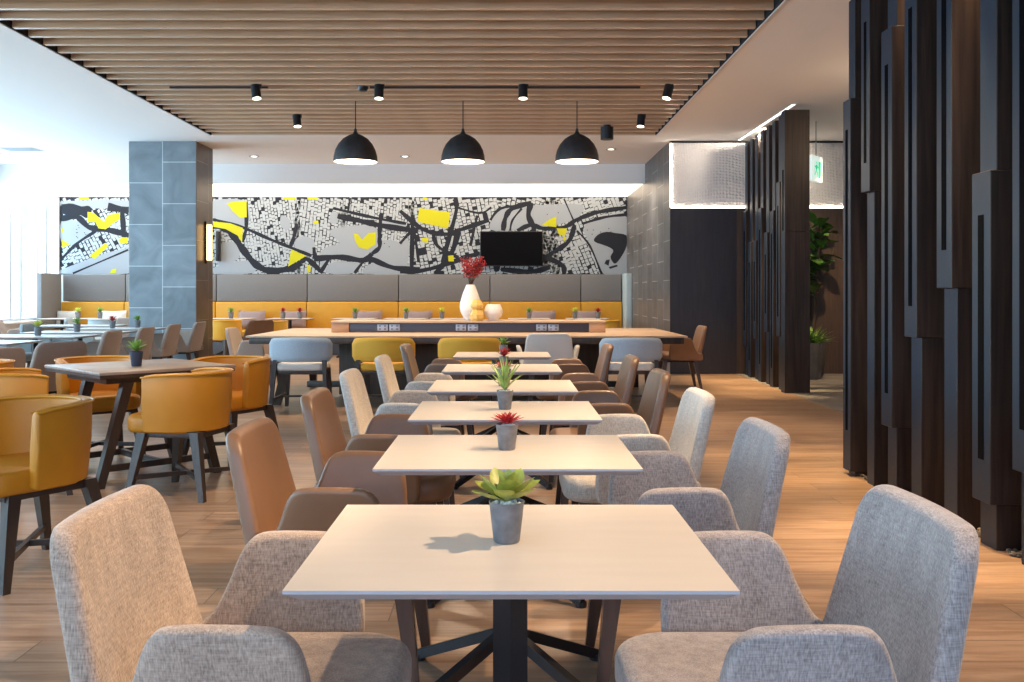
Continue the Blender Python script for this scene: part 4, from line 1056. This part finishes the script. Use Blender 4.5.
# ------------------------------------------------------------------ big plants behind the far screen
def planter(x, y, r, h, name, label):
    t = empty(name, (x, y, .005), 0, label, 'plant')
    bm = NB(); lathe(bm, [(0,0), (r*.7,0), (r*.78,.02), (r,h), (r*.93,h), (r*.9,h-.04), (0,h-.04)], 30); finish(bm, 'planter', M['pot_grey'], t)
    bm = NB(); cyl(bm, (0,0,h-.041), (0,0,h-.03), r*.9, n=24); finish(bm, 'soil', M['soil'], t)
    return t
Dp = 13.7
t = planter(X(811, Dp), Dp, .19, .52, 'potted_grass', 'low bright green bushy plant in a tall grey planter behind the far screen')
bm = NB(); rnd = random.Random(4)
for i in range(150): leaf(bm, (rnd.uniform(-.1,.1), rnd.uniform(-.1,.1), .49), rnd.random()*2*PI, rnd.uniform(.35, 1.4), rnd.uniform(.2, .34), .022, rnd.uniform(.3, .9), 5, .6)
finish(bm, 'leaves', M['leaf_green'], t, ang=80)
t = planter(4.56, 14.3, .2, .55, 'fiddle_leaf_fig', 'tall fiddle leaf fig with big dark leaves, half hidden by the far screen')
bm = NB(); tube(bm, [(0,0,.5), (.03,0,1.0), (.05,-.02,1.5), (.12,-.03,2.2)], .02, 8); tube(bm, [(.04,0,1.2), (.22,-.05,1.6), (.3,-.05,1.9)], .012, 6); finish(bm, 'trunk', M['trunk'], t)
bm = NB()
for i in range(52):
    k = rnd.random(); b_ = (.02+rnd.uniform(-.12,.22)*k, rnd.uniform(-.08,.04), 1.15+1.1*rnd.random())
    leaf(bm, b_, rnd.random()*2*PI, rnd.uniform(-.2, .9), rnd.uniform(.24, .36), rnd.uniform(.14, .2), rnd.uniform(.3, 1.0), 7, 1.25)
for v in bm.verts:
    if v.co.y > .24: v.co.y = .24
finish(bm, 'leaves', M['leaf_dark'], t, ang=80)

for pr in list(A.values()) + list(PL.values()) + [bc, bcb, bcs, bcy, tw, tl, tb, pb, py, pp]:
    if not pr.get('used'):
        for c in list(pr.children): bpy.data.objects.remove(c)
        bpy.data.objects.remove(pr)
for o in scene.objects:
    if 'used' in o: del o['used']

# ------------------------------------------------------------------ light
def area(name, loc, rot, sx, sy, power, color, spread=None):
    l = bpy.data.lights.new(name, 'AREA'); l.shape = 'RECTANGLE'; l.size = sx; l.size_y = sy; l.energy = power; l.color = color
    if spread: l.spread = spread
    o = bpy.data.objects.new(name, l); COL.objects.link(o); o.location = loc; o.rotation_euler = rot; return o
def spot(name, loc, target, power, size, blend=.6, radius=.04, color=(1, .77, .52)):
    l = bpy.data.lights.new(name, 'SPOT'); l.energy = power; l.spot_size = math.radians(size); l.spot_blend = blend; l.shadow_soft_size = radius; l.color = color
    o = bpy.data.objects.new(name, l); COL.objects.link(o); o.location = loc
    o.rotation_euler = (Vector(target)-Vector(loc)).to_track_quat('-Z', 'Y').to_euler(); return o
def point(name, loc, power, radius=.05, color=(1, .78, .55)):
    l = bpy.data.lights.new(name, 'POINT'); l.energy = power; l.shadow_soft_size = radius; l.color = color
    o = bpy.data.objects.new(name, l); COL.objects.link(o); o.location = loc; return o
DAY = (.54, .80, 1.0)
area('daylight_left', (XL-.45, 7.9, 1.95), (0, -PI/2, 0), 2.7, 24, 1550, DAY)
area('rear_daylight_fill', (-2.0, YF-.3, 1.85), (PI/2, 0, 0), 13, 2.7, 330, (.42, .63, 1.0))  # fill light added outside the unseen rear window
# warm ceiling spots over the white tables, from the right
WARM = (1, .70, .42)
spot('spot_front', (2.0, 2.15, 3.4), (-.1, 1.9, .7), 480, 50, .6, .022, WARM)
spot('spot_second', (1.9, 3.2, 3.4), (.1, 3.15, .7), 330, 40, .6, .022, WARM)
spot('spot_third', (1.7, 4.6, 3.4), (0, 4.4, .7), 360, 42, .6, .022, WARM)
spot('spot_fourth', (1.2, 6.3, 3.4), (0, 5.9, .7), 380, 46, .6, .025, WARM)
spot('spot_fifth', (.6, 8.4, 3.4), (0, 7.6, .7), 400, 50, .6, .025, WARM)
spot('spot_aisle', (1.6, 8.4, 3.4), (1.9, 8.4, 0), 330, 60, .8, .05, WARM)
spot('aisle_near', (1.2, 5.2, 3.4), (1.7, 4.0, 0), 420, 55, .8, .05, WARM)
spot('spot_mustard', (-1.2, 4.6, 3.4), (-2.6, 6.0, .5), 200, 60, .7, .05, WARM)
spot('spot_mustard_b', (-3.2, 8.5, 3.4), (-2.8, 6.6, .5), 180, 60, .7, .05, WARM)
spot('spot_left_front', (-.4, 2.9, 3.4), (-1.0, 2.0, .4), 240, 30, .6, .04, WARM)
for i, (x, D, z, d) in enumerate(tracks):
    spot('track_spot', (x+d.x*.1, D+d.y*.1, z-.1), (x+d.x*2, D+.3, 0), 170, 80, .7, .04, WARM)
for o in pend: point('pendant_bulb', (o.location.x, o.location.y, o.location.z+.03), 26, .05)
# washes beside the screens
for y_ in (3.3, 4.05, 4.8, 5.5): spot('screen_wash', (2.62, y_, H-.04), (2.5, y_+.8, 0), 130, 70, .8, .03, (1, .66, .38))
for y_ in (4.7, 5.9, 6.9): spot('floor_wash', (2.1, y_+.2, H-.05), (2.1, y_, 0), 560, 34, .9, .03, (1, .68, .34))
for y_ in (12.0, 12.9, 13.8): spot('screen_wash', (3.22, y_, H-.05), (3.3, y_, 0), 560, 34, .8, .03, (1, .70, .36))
spot('corridor', (4.7, 12.7, H-.05), (4.35, 14.0, 1.0), 260, 70, .8, .05, WARM)
point('corridor_fill', (4.4, 9.6, 3.2), 30, .3, WARM)
spot('wall_graze', (3.7, YT-1.3, H-.06), (3.6, YT, 2.9), 230, 110, 1, .05, (1, .85, .7))
for x in (-7.5, -5, -2.5, 0, 2): spot('ceiling_down', (x, 16.2, H-.02), (x, 16.6, 0), 160, 100, .8, .05, (1, .9, .8))

w = bpy.data.worlds.new('world'); scene.world = w; w.use_nodes = True
w.node_tree.nodes['Background'].inputs[0].default_value = (.8, .92, 1, 1); w.node_tree.nodes['Background'].inputs[1].default_value = 1.2

# ------------------------------------------------------------------ camera
cam = bpy.data.cameras.new('camera'); cam.sensor_width = 36; cam.sensor_fit = 'HORIZONTAL'; cam.lens = 36*F/1024
cam.shift_x = (512-VX)/1024; cam.shift_y = -(341-HY)/1024; cam.clip_start = .05
co = bpy.data.objects.new('camera', cam); COL.objects.link(co); co.location = (0, 0, CZ); co.rotation_euler = (PI/2, 0, 0)
scene.camera = co
vs = scene.view_settings; vs.view_transform = 'Standard'; vs.look = 'None'; vs.gamma = 1; vs.use_curve_mapping = False; vs.exposure = 0.27
cy = scene.cycles; cy.use_denoising = True; cy.max_bounces = 8; cy.diffuse_bounces = 5; cy.glossy_bounces = 3; cy.transparent_max_bounces = 8; cy.caustics_reflective = False; cy.caustics_refractive = False; cy.sample_clamp_indirect = 6
